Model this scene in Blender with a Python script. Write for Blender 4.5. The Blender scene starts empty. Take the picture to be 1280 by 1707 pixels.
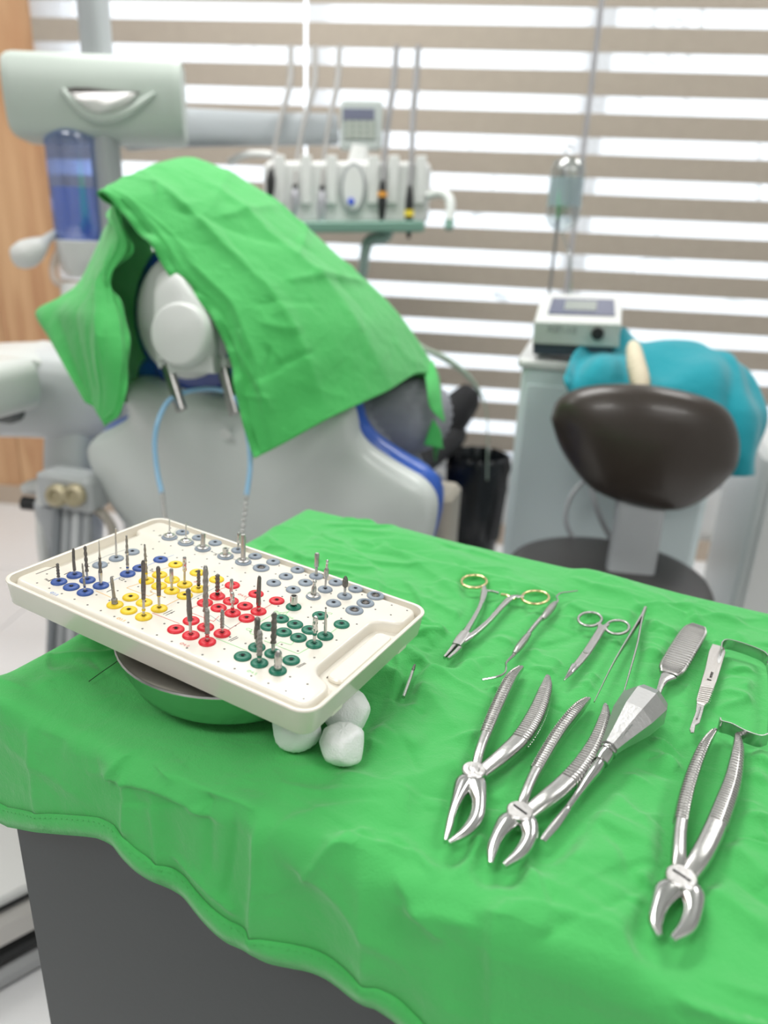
import bpy, bmesh, math, random
import numpy as np
from mathutils import Vector, Matrix

# ---------------------------------------------------------------- camera
FPX = 1233.0; CX, CY = 640.0, 853.5
RHO = math.atan2(141, 3237); TH = math.atan(FPX / 3240.0); CH = 1.13
CF = np.array([0, math.cos(TH), -math.sin(TH)])
R0 = np.array([1.0, 0, 0]); D0 = np.array([0, -math.sin(TH), -math.cos(TH)])
CR = math.cos(RHO) * R0 - math.sin(RHO) * D0
CD = math.sin(RHO) * R0 + math.cos(RHO) * D0
CC = np.array([0, 0, CH])
scene = bpy.context.scene
COL = scene.collection
cam_data = bpy.data.cameras.new('camera'); cam = bpy.data.objects.new('camera', cam_data); COL.objects.link(cam)
cam_data.sensor_fit = 'VERTICAL'; cam_data.sensor_height = 36.0; cam_data.sensor_width = 27.0
cam_data.lens = 36.0 * FPX / 1707.0
M = Matrix.Identity(4)
for i in range(3):
    M[i][0] = CR[i]; M[i][1] = -CD[i]; M[i][2] = -CF[i]; M[i][3] = CC[i]
cam.matrix_world = M
cam_data.clip_start = 0.02
cam_data.dof.use_dof = True; cam_data.dof.focus_distance = 0.52; cam_data.dof.aperture_fstop = 4.2
scene.camera = cam

# ---------------------------------------------------------------- sky, lights, exposure
world = bpy.data.worlds.new('world'); scene.world = world; world.use_nodes = True
wb = world.node_tree.nodes['Background']; wb.inputs[0].default_value = (0.88, 0.92, 1.0, 1); wb.inputs[1].default_value = 2.0

def area(name, loc, sx, sy, power, color=(1, 1, 1), rot=(0, 0, 0)):
    l = bpy.data.lights.new(name, 'AREA'); l.shape = 'RECTANGLE'; l.size = sx; l.size_y = sy
    l.energy = power; l.color = color
    o = bpy.data.objects.new(name, l); o.location = loc; o.rotation_euler = rot; COL.objects.link(o); return o
area('unseen_ceiling_light', (-0.35, 1.75, 2.56), 1.2, 0.6, 24, (1, .985, .96), (0, 0, .1))
area('unseen_ceiling_light', (-1.0, -0.6, 2.56), 1.2, 0.6, 18, (1, .985, .96), (0, 0, .1))  # unseen rear fill light, lifts surfaces that face the camera
area('unseen_ceiling_light', (1.4, -0.6, 2.56), 1.2, 0.6, 15, (1, .985, .96), (0, 0, .1))  # second unseen fill light behind the camera, to the right
area('unseen_ceiling_light', (-1.9, 1.6, 2.56), 0.6, 0.6, 6, (1, .985, .96), (0, 0, .1))
area('unseen_ceiling_light', (1.4, 1.9, 2.56), 0.6, 0.6, 9, (1, .985, .96), (0, 0, .1))
scene.view_settings.view_transform = 'Standard'; scene.view_settings.look = 'None'
scene.view_settings.gamma = 1.0; scene.view_settings.use_curve_mapping = False
scene.view_settings.exposure = 0.42

random.seed(4); rng = np.random.default_rng(7)

# ---------------------------------------------------------------- where a sight line meets a real surface
def ray(x, y): return CF + CR * (x - CX) / FPX + CD * (y - CY) / FPX
def P(x, y, d): return CC + ray(x, y) * d                       # at a distance along the view axis
def Z(x, y, z):                                                  # on a level surface
    r = ray(x, y); return CC + r * (z - CH) / r[2]
def PL(x, y, p0, n):
    r = ray(x, y); return CC + r * ((p0 - CC) @ n) / (r @ n)
def depth(p): return float((np.array(p) - CC) @ CF)
def nrm(v): v = np.array(v, float); return v / (np.linalg.norm(v) + 1e-12)

# ---------------------------------------------------------------- materials
MATS = {}
def mat(name, col, rough=0.5, metal=0.0, var=0.06, scale=8.0, bump=0.0, bscale=60.0, coat=0.0, sheen=0.0, trans=0.0, alpha=1.0, emis=None, spec=0.5, aniso=0.0):
    if name in MATS: return MATS[name]
    m = bpy.data.materials.new(name); m.use_nodes = True; nt = m.node_tree; b = nt.nodes['Principled BSDF']
    b.inputs['Roughness'].default_value = rough; b.inputs['Metallic'].default_value = metal
    b.inputs['Coat Weight'].default_value = coat; b.inputs['Sheen Weight'].default_value = sheen
    b.inputs['Transmission Weight'].default_value = trans; b.inputs['Alpha'].default_value = alpha
    b.inputs['Specular IOR Level'].default_value = spec
    tc = nt.nodes.new('ShaderNodeTexCoord'); nz = nt.nodes.new('ShaderNodeTexNoise'); nz.inputs['Scale'].default_value = scale
    nz.inputs['Detail'].default_value = 3
    nt.links.new(tc.outputs['Object'], nz.inputs['Vector'])
    mx = nt.nodes.new('ShaderNodeMix'); mx.data_type = 'RGBA'
    c = tuple(col)
    mx.inputs['A'].default_value = tuple(max(0, x * (1 - var)) for x in c) + (1,)
    mx.inputs['B'].default_value = tuple(min(1, x * (1 + var)) for x in c) + (1,)
    nt.links.new(nz.outputs['Fac'], mx.inputs['Factor']); nt.links.new(mx.outputs['Result'], b.inputs['Base Color'])
    if bump > 0:
        n2 = nt.nodes.new('ShaderNodeTexNoise'); n2.inputs['Scale'].default_value = bscale; n2.inputs['Detail'].default_value = 4
        nt.links.new(tc.outputs['Object'], n2.inputs['Vector'])
        bp = nt.nodes.new('ShaderNodeBump'); bp.inputs['Strength'].default_value = bump; bp.inputs['Distance'].default_value = 0.002
        nt.links.new(n2.outputs['Fac'], bp.inputs['Height']); nt.links.new(bp.outputs['Normal'], b.inputs['Normal'])
    if emis: b.inputs['Emission Color'].default_value = tuple(emis[:3]) + (1,); b.inputs['Emission Strength'].default_value = emis[3]
    MATS[name] = m; return m

def cloth_mat(name, col, weave=900.0, trans=0.0):
    m = mat(name, col, 0.88, 0, 0.05, 6.0, sheen=0.25, spec=0.2); nt = m.node_tree; b = nt.nodes['Principled BSDF']
    tc = nt.nodes.new('ShaderNodeTexCoord')
    w1 = nt.nodes.new('ShaderNodeTexNoise'); w1.inputs['Scale'].default_value = weave; w1.inputs['Detail'].default_value = 2
    w2 = nt.nodes.new('ShaderNodeTexNoise'); w2.inputs['Scale'].default_value = 38; w2.inputs['Detail'].default_value = 5; w2.inputs['Distortion'].default_value = 0.3
    ad = nt.nodes.new('ShaderNodeMath'); ad.operation = 'MULTIPLY_ADD'; ad.inputs[1].default_value = 0.10
    nt.links.new(tc.outputs['Object'], w1.inputs['Vector']); nt.links.new(tc.outputs['Object'], w2.inputs['Vector'])
    nt.links.new(w1.outputs['Fac'], ad.inputs[0]); nt.links.new(w2.outputs['Fac'], ad.inputs[2])
    bp = nt.nodes.new('ShaderNodeBump'); bp.inputs['Strength'].default_value = 0.8; bp.inputs['Distance'].default_value = 0.004
    nt.links.new(ad.outputs[0], bp.inputs['Height']); nt.links.new(bp.outputs['Normal'], b.inputs['Normal'])
    return m

def wood_mat(name):
    m = mat(name, (0.52, 0.29, 0.15), 0.45); nt = m.node_tree; b = nt.nodes['Principled BSDF']
    tc = nt.nodes.new('ShaderNodeTexCoord'); mp = nt.nodes.new('ShaderNodeMapping'); mp.inputs['Scale'].default_value = (9, 9, 0.8)
    nz = nt.nodes.new('ShaderNodeTexNoise'); nz.inputs['Scale'].default_value = 2.0; nz.inputs['Detail'].default_value = 6; nz.inputs['Distortion'].default_value = 0.6
    cr = nt.nodes.new('ShaderNodeValToRGB')
    cr.color_ramp.elements[0].position = 0.32; cr.color_ramp.elements[0].color = (0.52, 0.27, 0.14, 1)
    cr.color_ramp.elements[1].position = 0.7; cr.color_ramp.elements[1].color = (0.74, 0.47, 0.26, 1)
    nt.links.new(tc.outputs['Object'], mp.inputs[0]); nt.links.new(mp.outputs[0], nz.inputs['Vector'])
    nt.links.new(nz.outputs['Fac'], cr.inputs[0]); nt.links.new(cr.outputs[0], b.inputs['Base Color'])
    return m

def sheer_mat(name):
    m = bpy.data.materials.new(name); m.use_nodes = True; nt = m.node_tree; nt.nodes.clear()
    out = nt.nodes.new('ShaderNodeOutputMaterial'); mx = nt.nodes.new('ShaderNodeMixShader')
    tr = nt.nodes.new('ShaderNodeBsdfTransparent'); tl = nt.nodes.new('ShaderNodeBsdfTranslucent'); df = nt.nodes.new('ShaderNodeBsdfDiffuse')
    tl.inputs[0].default_value = (0.9, 0.9, 0.9, 1); df.inputs[0].default_value = (0.85, 0.85, 0.86, 1)
    m2 = nt.nodes.new('ShaderNodeMixShader'); m2.inputs[0].default_value = 0.4
    wv = nt.nodes.new('ShaderNodeTexNoise'); wv.inputs['Scale'].default_value = 30
    rm = nt.nodes.new('ShaderNodeMapRange'); rm.inputs[3].default_value = 0.46; rm.inputs[4].default_value = 0.52
    nt.links.new(wv.outputs['Fac'], rm.inputs[0]); nt.links.new(rm.outputs[0], mx.inputs[0])
    nt.links.new(tl.outputs[0], m2.inputs[1]); nt.links.new(df.outputs[0], m2.inputs[2])
    nt.links.new(tr.outputs[0], mx.inputs[1]); nt.links.new(m2.outputs[0], mx.inputs[2]); nt.links.new(mx.outputs[0], out.inputs[0])
    MATS[name] = m; return m

def glass_mat(name, tint, rough=0.05, mixf=0.12):
    m = bpy.data.materials.new(name); m.use_nodes = True; nt = m.node_tree; nt.nodes.clear()
    out = nt.nodes.new('ShaderNodeOutputMaterial'); mx = nt.nodes.new('ShaderNodeMixShader'); mx.inputs[0].default_value = mixf
    tr = nt.nodes.new('ShaderNodeBsdfTransparent'); gl = nt.nodes.new('ShaderNodeBsdfGlossy')
    tr.inputs[0].default_value = tint + (1,); gl.inputs['Roughness'].default_value = rough
    nz = nt.nodes.new('ShaderNodeTexNoise'); nz.inputs['Scale'].default_value = 5
    rm = nt.nodes.new('ShaderNodeMapRange'); rm.inputs[3].default_value = rough; rm.inputs[4].default_value = rough + 0.03
    nt.links.new(nz.outputs['Fac'], rm.inputs[0]); nt.links.new(rm.outputs[0], gl.inputs['Roughness'])
    nt.links.new(tr.outputs[0], mx.inputs[1]); nt.links.new(gl.outputs[0], mx.inputs[2]); nt.links.new(mx.outputs[0], out.inputs[0])
    MATS[name] = m; return m

GREEN = cloth_mat('green_cotton', (0.078, 0.49, 0.122))
GREENH = cloth_mat('green_cotton_drape', (0.075, 0.47, 0.118), 400)
STEEL = mat('brushed_steel', (0.56, 0.555, 0.54), 0.26, 1.0, 0.05, 40, 0.06, 300)
SATIN = mat('satin_steel', (0.50, 0.49, 0.48), 0.34, 1.0, 0.06, 60, 0.12, 500)
POLISH = mat('polished_steel', (0.62, 0.62, 0.61), 0.12, 1.0, 0.03)
DARKST = mat('dark_bur_steel', (0.20, 0.19, 0.18), 0.33, 1.0, 0.25, 400, 0.4, 900)
GREYST = mat('grit_steel', (0.36, 0.355, 0.34), 0.4, 1.0, 0.3, 500, 0.5, 1200)
GOLD = mat('gold_plate', (0.86, 0.70, 0.38), 0.18, 1.0)
CREAM = mat('cream_plastic', (0.83, 0.79, 0.70), 0.27, 0, 0.02, 5, 0.02, 30, coat=0.25)
WHITEP = mat('pale_grey_plastic', (0.68, 0.71, 0.69), 0.4, 0, 0.02)
SHELL = mat('chair_shell_plastic', (0.68, 0.73, 0.71), 0.32, 0, 0.02, coat=0.2)
WHITE = mat('white_plastic', (0.68, 0.69, 0.68), 0.35, 0, 0.02)
DISP = mat('dispenser_plastic', (0.50, 0.56, 0.52), 0.4, 0, 0.02)
BLACK = mat('black_rubber', (0.012, 0.013, 0.014), 0.5, 0, 0.2)
DKHOLE = mat('dark_hole', (0.01, 0.01, 0.012), 0.8)
NAVY = mat('blue_leatherette', (0.012, 0.05, 0.30), 0.28, 0, 0.1, coat=0.3)
ROYAL = mat('royal_blue_leatherette', (0.03, 0.12, 0.55), 0.3, 0, 0.08, coat=0.3)
CABG = mat('charcoal_laminate', (0.034, 0.041, 0.043), 0.5, 0, 0.08, 3, 0.03, 200)
FLOORM = mat('white_tile', (0.88, 0.88, 0.89), 0.22, 0, 0.03, 2.0)
WALLM = mat('white_paint', (0.80, 0.80, 0.79), 0.8, 0, 0.02, bump=0.05)
WOOD = wood_mat('wood_veneer')
TAUPE = mat('taupe_blind_fabric', (0.39, 0.34, 0.285), 0.85, 0, 0.06, 30, 0.1, 300)
SHEER = sheer_mat('sheer_blind_fabric')
GLASS = glass_mat('window_glass', (0.96, 0.98, 0.98))
BLUEGL = glass_mat('blue_bottle_plastic', (0.55, 0.66, 0.96), 0.12, 0.22)
CLEARP = glass_mat('clear_bottle_plastic', (0.82, 0.86, 0.86), 0.15, 0.25)
FRAMEM = mat('aluminium_frame', (0.50, 0.50, 0.52), 0.45, 0.2, 0.03)
GREYM = mat('grey_paint', (0.42, 0.44, 0.46), 0.4, 0, 0.03)
CARTM = mat('pale_blue_grey_paint', (0.70, 0.80, 0.82), 0.42, 0, 0.03)
BROWN = mat('brown_leatherette', (0.040, 0.030, 0.024), 0.33, 0, 0.15, 8, 0.08, 120, coat=0.15)
SEATM = mat('dark_grey_leatherette', (0.055, 0.052, 0.052), 0.42, 0, 0.15, 8, 0.08, 120)
TEAL = cloth_mat('teal_nonwoven', (0.015, 0.30, 0.37), 300)
KNIT = mat('grey_ribbed_knit', (0.33, 0.345, 0.385), 0.95, 0, 0.15, 60, 0.5, 120)
COTTON = mat('white_gauze', (0.92, 0.94, 0.94), 0.95, 0, 0.03, 60, 0.4, 900)
SCREEN = mat('grey_screen', (0.16, 0.17, 0.24), 0.2, 0, 0.2)
GREENTRIM = mat('green_grey_trim', (0.16, 0.30, 0.24), 0.4)
ORANGE = mat('orange_band', (0.75, 0.33, 0.05), 0.4); YELLOWB = mat('yellow_band', (0.8, 0.6, 0.05), 0.4)
BLUECORD = mat('light_blue_silicone', (0.30, 0.55, 0.78), 0.35, 0, 0.03)
BAG = mat('black_bin_liner', (0.008, 0.010, 0.012), 0.25, 0, 0.3, 20, 0.6, 60)
BEIGE = mat('beige_latex', (0.72, 0.64, 0.48), 0.7, 0, 0.1, 60)
SKIN = mat('skin', (0.62, 0.40, 0.30), 0.55)
HAIR = mat('dark_hair', (0.015, 0.012, 0.010), 0.5)
TROUS = mat('black_trousers', (0.008, 0.008, 0.010), 0.8)
BEIGEB = mat('beige_base_plastic', (0.55, 0.50, 0.42), 0.45)
BLUEP = mat('blue_button', (0.05, 0.10, 0.6), 0.4)
INK = mat('black_print', (0.03, 0.03, 0.035), 0.7)
RC = {'blue': mat('blue_rubber', (0.028, 0.085, 0.33), 0.45, 0, 0.05), 'yellow': mat('yellow_rubber', (0.85, 0.60, 0.015), 0.45, 0, 0.05),
      'red': mat('red_rubber', (0.72, 0.008, 0.025), 0.42, 0, 0.05), 'green': mat('green_rubber', (0.0, 0.16, 0.095), 0.42, 0, 0.05),
      'grey': mat('grey_rubber', (0.25, 0.30, 0.36), 0.45, 0, 0.05)}
PR = {'blue': mat('blue_print', (0.25, 0.38, 0.70), 0.6), 'yellow': mat('orange_print', (0.85, 0.50, 0.16), 0.6), 'red': mat('red_print', (0.72, 0.20, 0.18), 0.6),
      'green': mat('green_print', (0.30, 0.70, 0.30), 0.6), 'grey': mat('grey_print', (0.35, 0.40, 0.42), 0.6)}

# ---------------------------------------------------------------- object helpers
def obj(name, verts, faces, m, parent=None, smooth=True, angle=35, kind=None, label=None):
    me = bpy.data.meshes.new(name); me.from_pydata([tuple(map(float, v)) for v in verts], [], [tuple(f) for f in faces])
    me.materials.append(m)
    bm = bmesh.new(); bm.from_mesh(me); bmesh.ops.recalc_face_normals(bm, faces=bm.faces); bm.to_mesh(me); bm.free()
    if smooth:
        me.polygons.foreach_set('use_smooth', [True] * len(me.polygons))
        if angle < 180: me.set_sharp_from_angle(angle=math.radians(angle))
    o = bpy.data.objects.new(name, me); COL.objects.link(o)
    if parent is not None:
        o.parent = parent; o.matrix_parent_inverse = Matrix.Translation(-parent.location)
    if kind: o['kind'] = kind
    if label: o['label'] = label
    return o
def thing(name, label, cat, loc=(0, 0, 0), group=None):
    o = bpy.data.objects.new(name, None); o.empty_display_size = 0.02; o.location = tuple(map(float, loc)); COL.objects.link(o)
    o['label'] = label; o['category'] = cat
    if group: o['group'] = group
    return o
def tag(o, label, cat, group=None):
    o['label'] = label; o['category'] = cat
    if group: o['group'] = group
    return o

class MB:
    def __init__(s): s.v = []; s.f = []
    def add(s, v, f):
        n = len(s.v); s.v += [np.array(x, float) for x in v]; s.f += [tuple(i + n for i in q) for q in f]; return s
    def obj(s, name, m, parent=None, **k): return obj(name, s.v, s.f, m, parent, **k)

def catmull(pts, n):
    pts = np.array(pts, float)
    if len(pts) < 3: t = np.linspace(0, 1, n)[:, None]; return pts[0] * (1 - t) + pts[-1] * t
    ext = np.vstack([2 * pts[0] - pts[1], pts, 2 * pts[-1] - pts[-2]]); out = []
    T = np.linspace(0, len(pts) - 1 - 1e-9, n)
    for t in T:
        i = int(t); u = t - i; p0, p1, p2, p3 = ext[i], ext[i + 1], ext[i + 2], ext[i + 3]
        out.append(0.5 * (2 * p1 + (p2 - p0) * u + (2 * p0 - 5 * p1 + 4 * p2 - p3) * u * u + (3 * p1 - p0 - 3 * p2 + p3) * u ** 3))
    return np.array(out)

def sweep(pts, w, h=None, up=(0, 0, 1), seg=12, ex=2.0, n=None, twist=0.0, cap=True, rip=None, offz=0.0):
    """closed tube along pts; w across, h along up (full sizes); ex = superellipse exponent"""
    pts = np.array(pts, float); k = len(pts); w = np.array(w if np.ndim(w) else [w] * k, float)
    h = w.copy() if h is None else np.array(h if np.ndim(h) else [h] * k, float)
    if n:
        c = catmull(np.hstack([pts, w[:, None], h[:, None]]), n); pts, w, h = c[:, :3], c[:, 3], c[:, 4]
    k = len(pts); w = np.maximum(w, 1e-4); h = np.maximum(h, 1e-4)
    up = np.array(up, float); vs = []; fs = []
    for i in range(k):
        t = nrm(pts[min(i + 1, k - 1)] - pts[max(i - 1, 0)])
        s = np.cross(t, up)
        if np.linalg.norm(s) < 1e-3: s = np.cross(t, np.array([1.0, 0, 0]))
        s = nrm(s); u = np.cross(s, t)
        rw = rh = 1.0
        if rip is not None: rw = rip(i, k)
        for j in range(seg):
            a = 2 * math.pi * (j + 0.5) / seg + twist * i / max(1, k - 1)
            ca, sa = math.cos(a), math.sin(a)
            x = math.copysign(abs(ca) ** (2 / ex), ca) * w[i] / 2 * rw; y = math.copysign(abs(sa) ** (2 / ex), sa) * h[i] / 2
            vs.append(pts[i] + s * x + u * (y + offz))
    for i in range(k - 1):
        for j in range(seg):
            a = i * seg + j; b = i * seg + (j + 1) % seg; fs.append((a, b, b + seg, a + seg))
    if cap: fs.append(tuple(range(seg - 1, -1, -1))); fs.append(tuple((k - 1) * seg + j for j in range(seg)))
    return vs, fs

def lathe(prof, o, ax, seg=16, ref=None):
    """prof: (r, h) pairs from bottom to top around axis ax from o"""
    ax = nrm(ax); r = np.cross(ax, [1, 0.2, 0]) if ref is None else np.array(ref); r = nrm(r - ax * (r @ ax)); s = np.cross(ax, r); o = np.array(o, float)
    vs = []; fs = []
    for (q, h) in prof:
        for j in range(seg):
            a = 2 * math.pi * j / seg; vs.append(o + ax * h + (r * math.cos(a) + s * math.sin(a)) * q)
    for i in range(len(prof) - 1):
        for j in range(seg):
            a = i * seg + j; b = i * seg + (j + 1) % seg; fs.append((a, b, b + seg, a + seg))
    if prof[0][0] > 1e-6: fs.append(tuple(range(seg - 1, -1, -1)))
    if prof[-1][0] > 1e-6: fs.append(tuple((len(prof) - 1) * seg + j for j in range(seg)))
    return vs, fs

def box(c, ax, ay, az, sx, sy, sz, r=0.0, seg=3):
    """rounded box centred at c with unit axes; the outline in ax/ay is rounded by r, top and bottom edges chamfered"""
    c = np.array(c, float); ax, ay, az = map(nrm, (ax, ay, az)); r = max(min(r, sx / 2 - 1e-4, sy / 2 - 1e-4), 1e-5); ch = min(r, sz / 2 - 1e-5) * 0.5
    def loop(ins, z):
        out = []; X, Y, rr = sx / 2 - ins, sy / 2 - ins, max(r - ins, 1e-5)
        for (qx, qy, a0) in ((1, 1, 0), (-1, 1, 90), (-1, -1, 180), (1, -1, 270)):
            for k in range(seg + 1):
                a = math.radians(a0 + 90 * k / seg); out.append(c + ax * (qx * (X - rr) + rr * math.cos(a)) + ay * (qy * (Y - rr) + rr * math.sin(a)) + az * z)
        return out
    n = 4 * (seg + 1); vs = loop(ch, -sz / 2) + loop(0, -sz / 2 + ch) + loop(0, sz / 2 - ch) + loop(ch, sz / 2); fs = []
    for i in range(3):
        for j in range(n): a = i * n + j; b = i * n + (j + 1) % n; fs.append((a, b, b + n, a + n))
    fs.append(tuple(range(n - 1, -1, -1))); fs.append(tuple(3 * n + j for j in range(n)))
    return vs, fs
EX, EY, EZ = np.eye(3)

def prism(poly, ext, bev=0.0):
    """poly: 3-D points of a flat outline; ext: extrusion vector; edges eased inward by bev at both faces"""
    poly = np.array(poly, float); n = len(poly); c = poly.mean(0); e = nrm(ext); L = np.linalg.norm(ext)
    def ins(b):
        out = []
        for i in range(n):
            t1 = nrm(poly[i] - poly[i - 1]); t2 = nrm(poly[(i + 1) % n] - poly[i]); m = nrm(np.cross(e, t1)) + nrm(np.cross(e, t2))
            m = nrm(m)
            out.append(poly[i] + m * b * sg)
        return np.array(out)
    area2 = sum(np.cross(poly[i] - c, poly[(i + 1) % n] - c) @ e for i in range(n)); sg = 1 if area2 > 0 else -1
    vs = list(ins(bev)) + list(poly + e * bev) + list(poly + e * (L - bev)) + list(ins(bev) + e * L) if bev > 0 else list(poly) + list(poly + e * L)
    k = 4 if bev > 0 else 2; fs = []
    for i in range(k - 1):
        for j in range(n): a = i * n + j; b = i * n + (j + 1) % n; fs.append((a, b, b + n, a + n))
    fs.append(tuple(range(n - 1, -1, -1))); fs.append(tuple((k - 1) * n + j for j in range(n)))
    return vs, fs

def grid(rows, close=False, thick=0.0):
    rows = np.array(rows, float); a, b, _ = rows.shape
    vs = list(rows.reshape(-1, 3)); fs = [(i * b + j, i * b + j + 1, (i + 1) * b + j + 1, (i + 1) * b + j) for i in range(a - 1) for j in range(b - 1)]
    if thick:
        du = np.gradient(rows, axis=0); dv = np.gradient(rows, axis=1); nn = np.cross(du, dv); nn /= (np.linalg.norm(nn, axis=2, keepdims=True) + 1e-12)
        lo = rows - nn * thick; n = a * b; vs += list(lo.reshape(-1, 3)); fs += [tuple(reversed([q + n for q in f])) for f in fs]
        ring = [(i, 0) for i in range(a)] + [(a - 1, j) for j in range(1, b)] + [(i, b - 1) for i in range(a - 2, -1, -1)] + [(0, j) for j in range(b - 2, 0, -1)]
        idx = [i * b + j for i, j in ring]
        for q in range(len(idx)): x, y = idx[q], idx[(q + 1) % len(idx)]; fs.append((x, y, y + n, x + n))
    return vs, fs

def resample_grid(rows, a, b):
    rows = [catmull(r, b) for r in rows]; arr = np.array(rows)
    return np.stack([catmull(arr[:, j], a) for j in range(b)], axis=1)

def ellipsoid(c, ax, rx, ay, ry, az, rz, nu=20, nv=12, f=None):
    vs = []; fs = []; c = np.array(c, float)
    for i in range(nv + 1):
        ph = math.pi * i / nv
        for j in range(nu):
            a = 2 * math.pi * j / nu; d = np.array([math.sin(ph) * math.cos(a), math.sin(ph) * math.sin(a), math.cos(ph)])
            s = 1.0 if f is None else f(d)
            vs.append(c + s * (ax * rx * d[0] + ay * ry * d[1] + az * rz * d[2]))
    for i in range(nv):
        for j in range(nu): a = i * nu + j; b = i * nu + (j + 1) % nu; fs.append((a, b, b + nu, a + nu))
    return vs, fs

def text_obj(name, body, size, origin, xdir, ydir, m, parent, depth_=0.0001, align='LEFT'):
    cu = bpy.data.curves.new(name, 'FONT'); cu.body = body; cu.size = size; cu.extrude = depth_; cu.align_x = align; cu.resolution_u = 2
    tmp = bpy.data.objects.new(name, cu); COL.objects.link(tmp); bpy.context.view_layer.update()
    me = bpy.data.meshes.new_from_object(tmp.evaluated_get(bpy.context.evaluated_depsgraph_get())); bpy.data.objects.remove(tmp)
    x, y = nrm(xdir), nrm(ydir); z = np.cross(x, y); vs = [np.array(origin) + x * v.co.x + y * v.co.y + z * v.co.z for v in me.vertices]
    fs = [tuple(p.vertices) for p in me.polygons]; bpy.data.meshes.remove(me)
    return obj(name, vs, fs, m, parent, smooth=False)

# ---------------------------------------------------------------- the room
PSI = math.radians(5.8); W0 = np.array([-1.5, 2.9, 0.0]); WE = np.array([math.cos(PSI), -math.sin(PSI), 0]); WN = np.array([math.sin(PSI), math.cos(PSI), 0])
def wp(s, z, off=0.0): return W0 + WE * s - WN * off + EZ * z                # point at s along the window wall, off = into the room
def wpx(x, y, off=0.0): q = PL(x, y, W0 - WN * off, WN); return q
def struct(name, v, f, m, **k): o = obj(name, v, f, m, **k); o['kind'] = 'structure'; return o
def wbox(s0, s1, z0, z1, off0, off1): return box(wp((s0 + s1) / 2, (z0 + z1) / 2, (off0 + off1) / 2), WE, EZ, WN, s1 - s0, z1 - z0, abs(off1 - off0), 0.002, 1)

floor = struct('floor', *box((W0 + WE * 1.4 - WN * 2.3 - EZ * 0.06), WE, WN, EZ, 5.4, 5.2, 0.1), FLOORM, smooth=False)
# floor tiles, each its own piece, with recessed joints
tile_mesh = None
for i in range(9):
    for j in range(9):
        s = -1.3 + 0.6 * (i + 0.5); t = -0.1 - 0.6 * (j + 0.5) + 0.1
        if t < -4.9: continue
        c = W0 + WE * s + WN * t - EZ * 0.005
        if tile_mesh is None:
            o = obj('floor_tile', *box((0, 0, 0), EX, EY, EZ, 0.597, 0.597, 0.01, 0.0015, 1), FLOORM, floor, smooth=False); tile_mesh = o.data
        else: o = bpy.data.objects.new('floor_tile', tile_mesh); COL.objects.link(o); o.parent = floor
        o.location = tuple(c); o.rotation_euler = (0, 0, -PSI)
struct('ceiling', *box((W0 + WE * 1.4 - WN * 2.3 + EZ * 2.65), WE, WN, EZ, 5.4, 5.2, 0.1), WALLM, smooth=False)
struct('wall_left', *box((W0 - WE * 1.35 - WN * 2.3 + EZ * 1.3), WN, EZ, WE, 5.2, 2.6, 0.1), mat('soft_grey_paint', (.50, .50, .49), .8), smooth=False)
struct('wall_right', *box((W0 + WE * 4.15 - WN * 2.3 + EZ * 1.3), WN, EZ, WE, 5.2, 2.6, 0.1), mat('soft_grey_paint', (.50, .50, .49), .8), smooth=False)
struct('wall_rear', *box((W0 + WE * 1.4 - WN * 4.95 + EZ * 1.3), WE, EZ, WN, 5.4, 2.6, 0.1), mat('soft_grey_paint', (.50, .50, .49), .8), smooth=False)
# window wall: wood-clad pier on the left, low sill wall and lintel, pier on the right
back = MB(); back.add(*wbox(-1.3, 0.27, 0, 2.6, 0, -0.15)); back.add(*wbox(0.27, 3.6, 0, 0.28, 0, -0.15)); back.add(*wbox(0.27, 3.6, 2.42, 2.6, 0, -0.15)); back.add(*wbox(3.6, 4.1, 0, 2.6, 0, -0.15))
wall_back = back.obj('wall_back', WALLM, smooth=False); wall_back['kind'] = 'structure'
for k, (a, b) in enumerate(((-1.3, -0.62), (-0.616, 0.0), (0.004, 0.265))):
    obj('wood_panel', *wbox(a, b, 0.0, 2.6, 0.001, 0.02), WOOD, wall_back, smooth=False)
win = struct('window_1', *wbox(0.27, 3.6, 0.28, 0.33, -0.02, -0.12), FRAMEM, smooth=False)
for s0, s1 in ((0.27, 0.345), (1.19, 1.245), (2.09, 2.165), (3.0, 3.06), (3.55, 3.6)): obj('mullion', *wbox(s0, s1, 0.33, 2.37, -0.02, -0.12), FRAMEM, win, smooth=False)
obj('window_frame', *wbox(0.27, 3.6, 2.37, 2.42, -0.02, -0.12), FRAMEM, win, smooth=False)
for s0, s1 in ((0.345, 1.19), (1.245, 2.09), (2.165, 3.0), (3.06, 3.55)): obj('pane', *wbox(s0, s1, 0.33, 2.37, -0.066, -0.07), GLASS, win, smooth=False)
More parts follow.
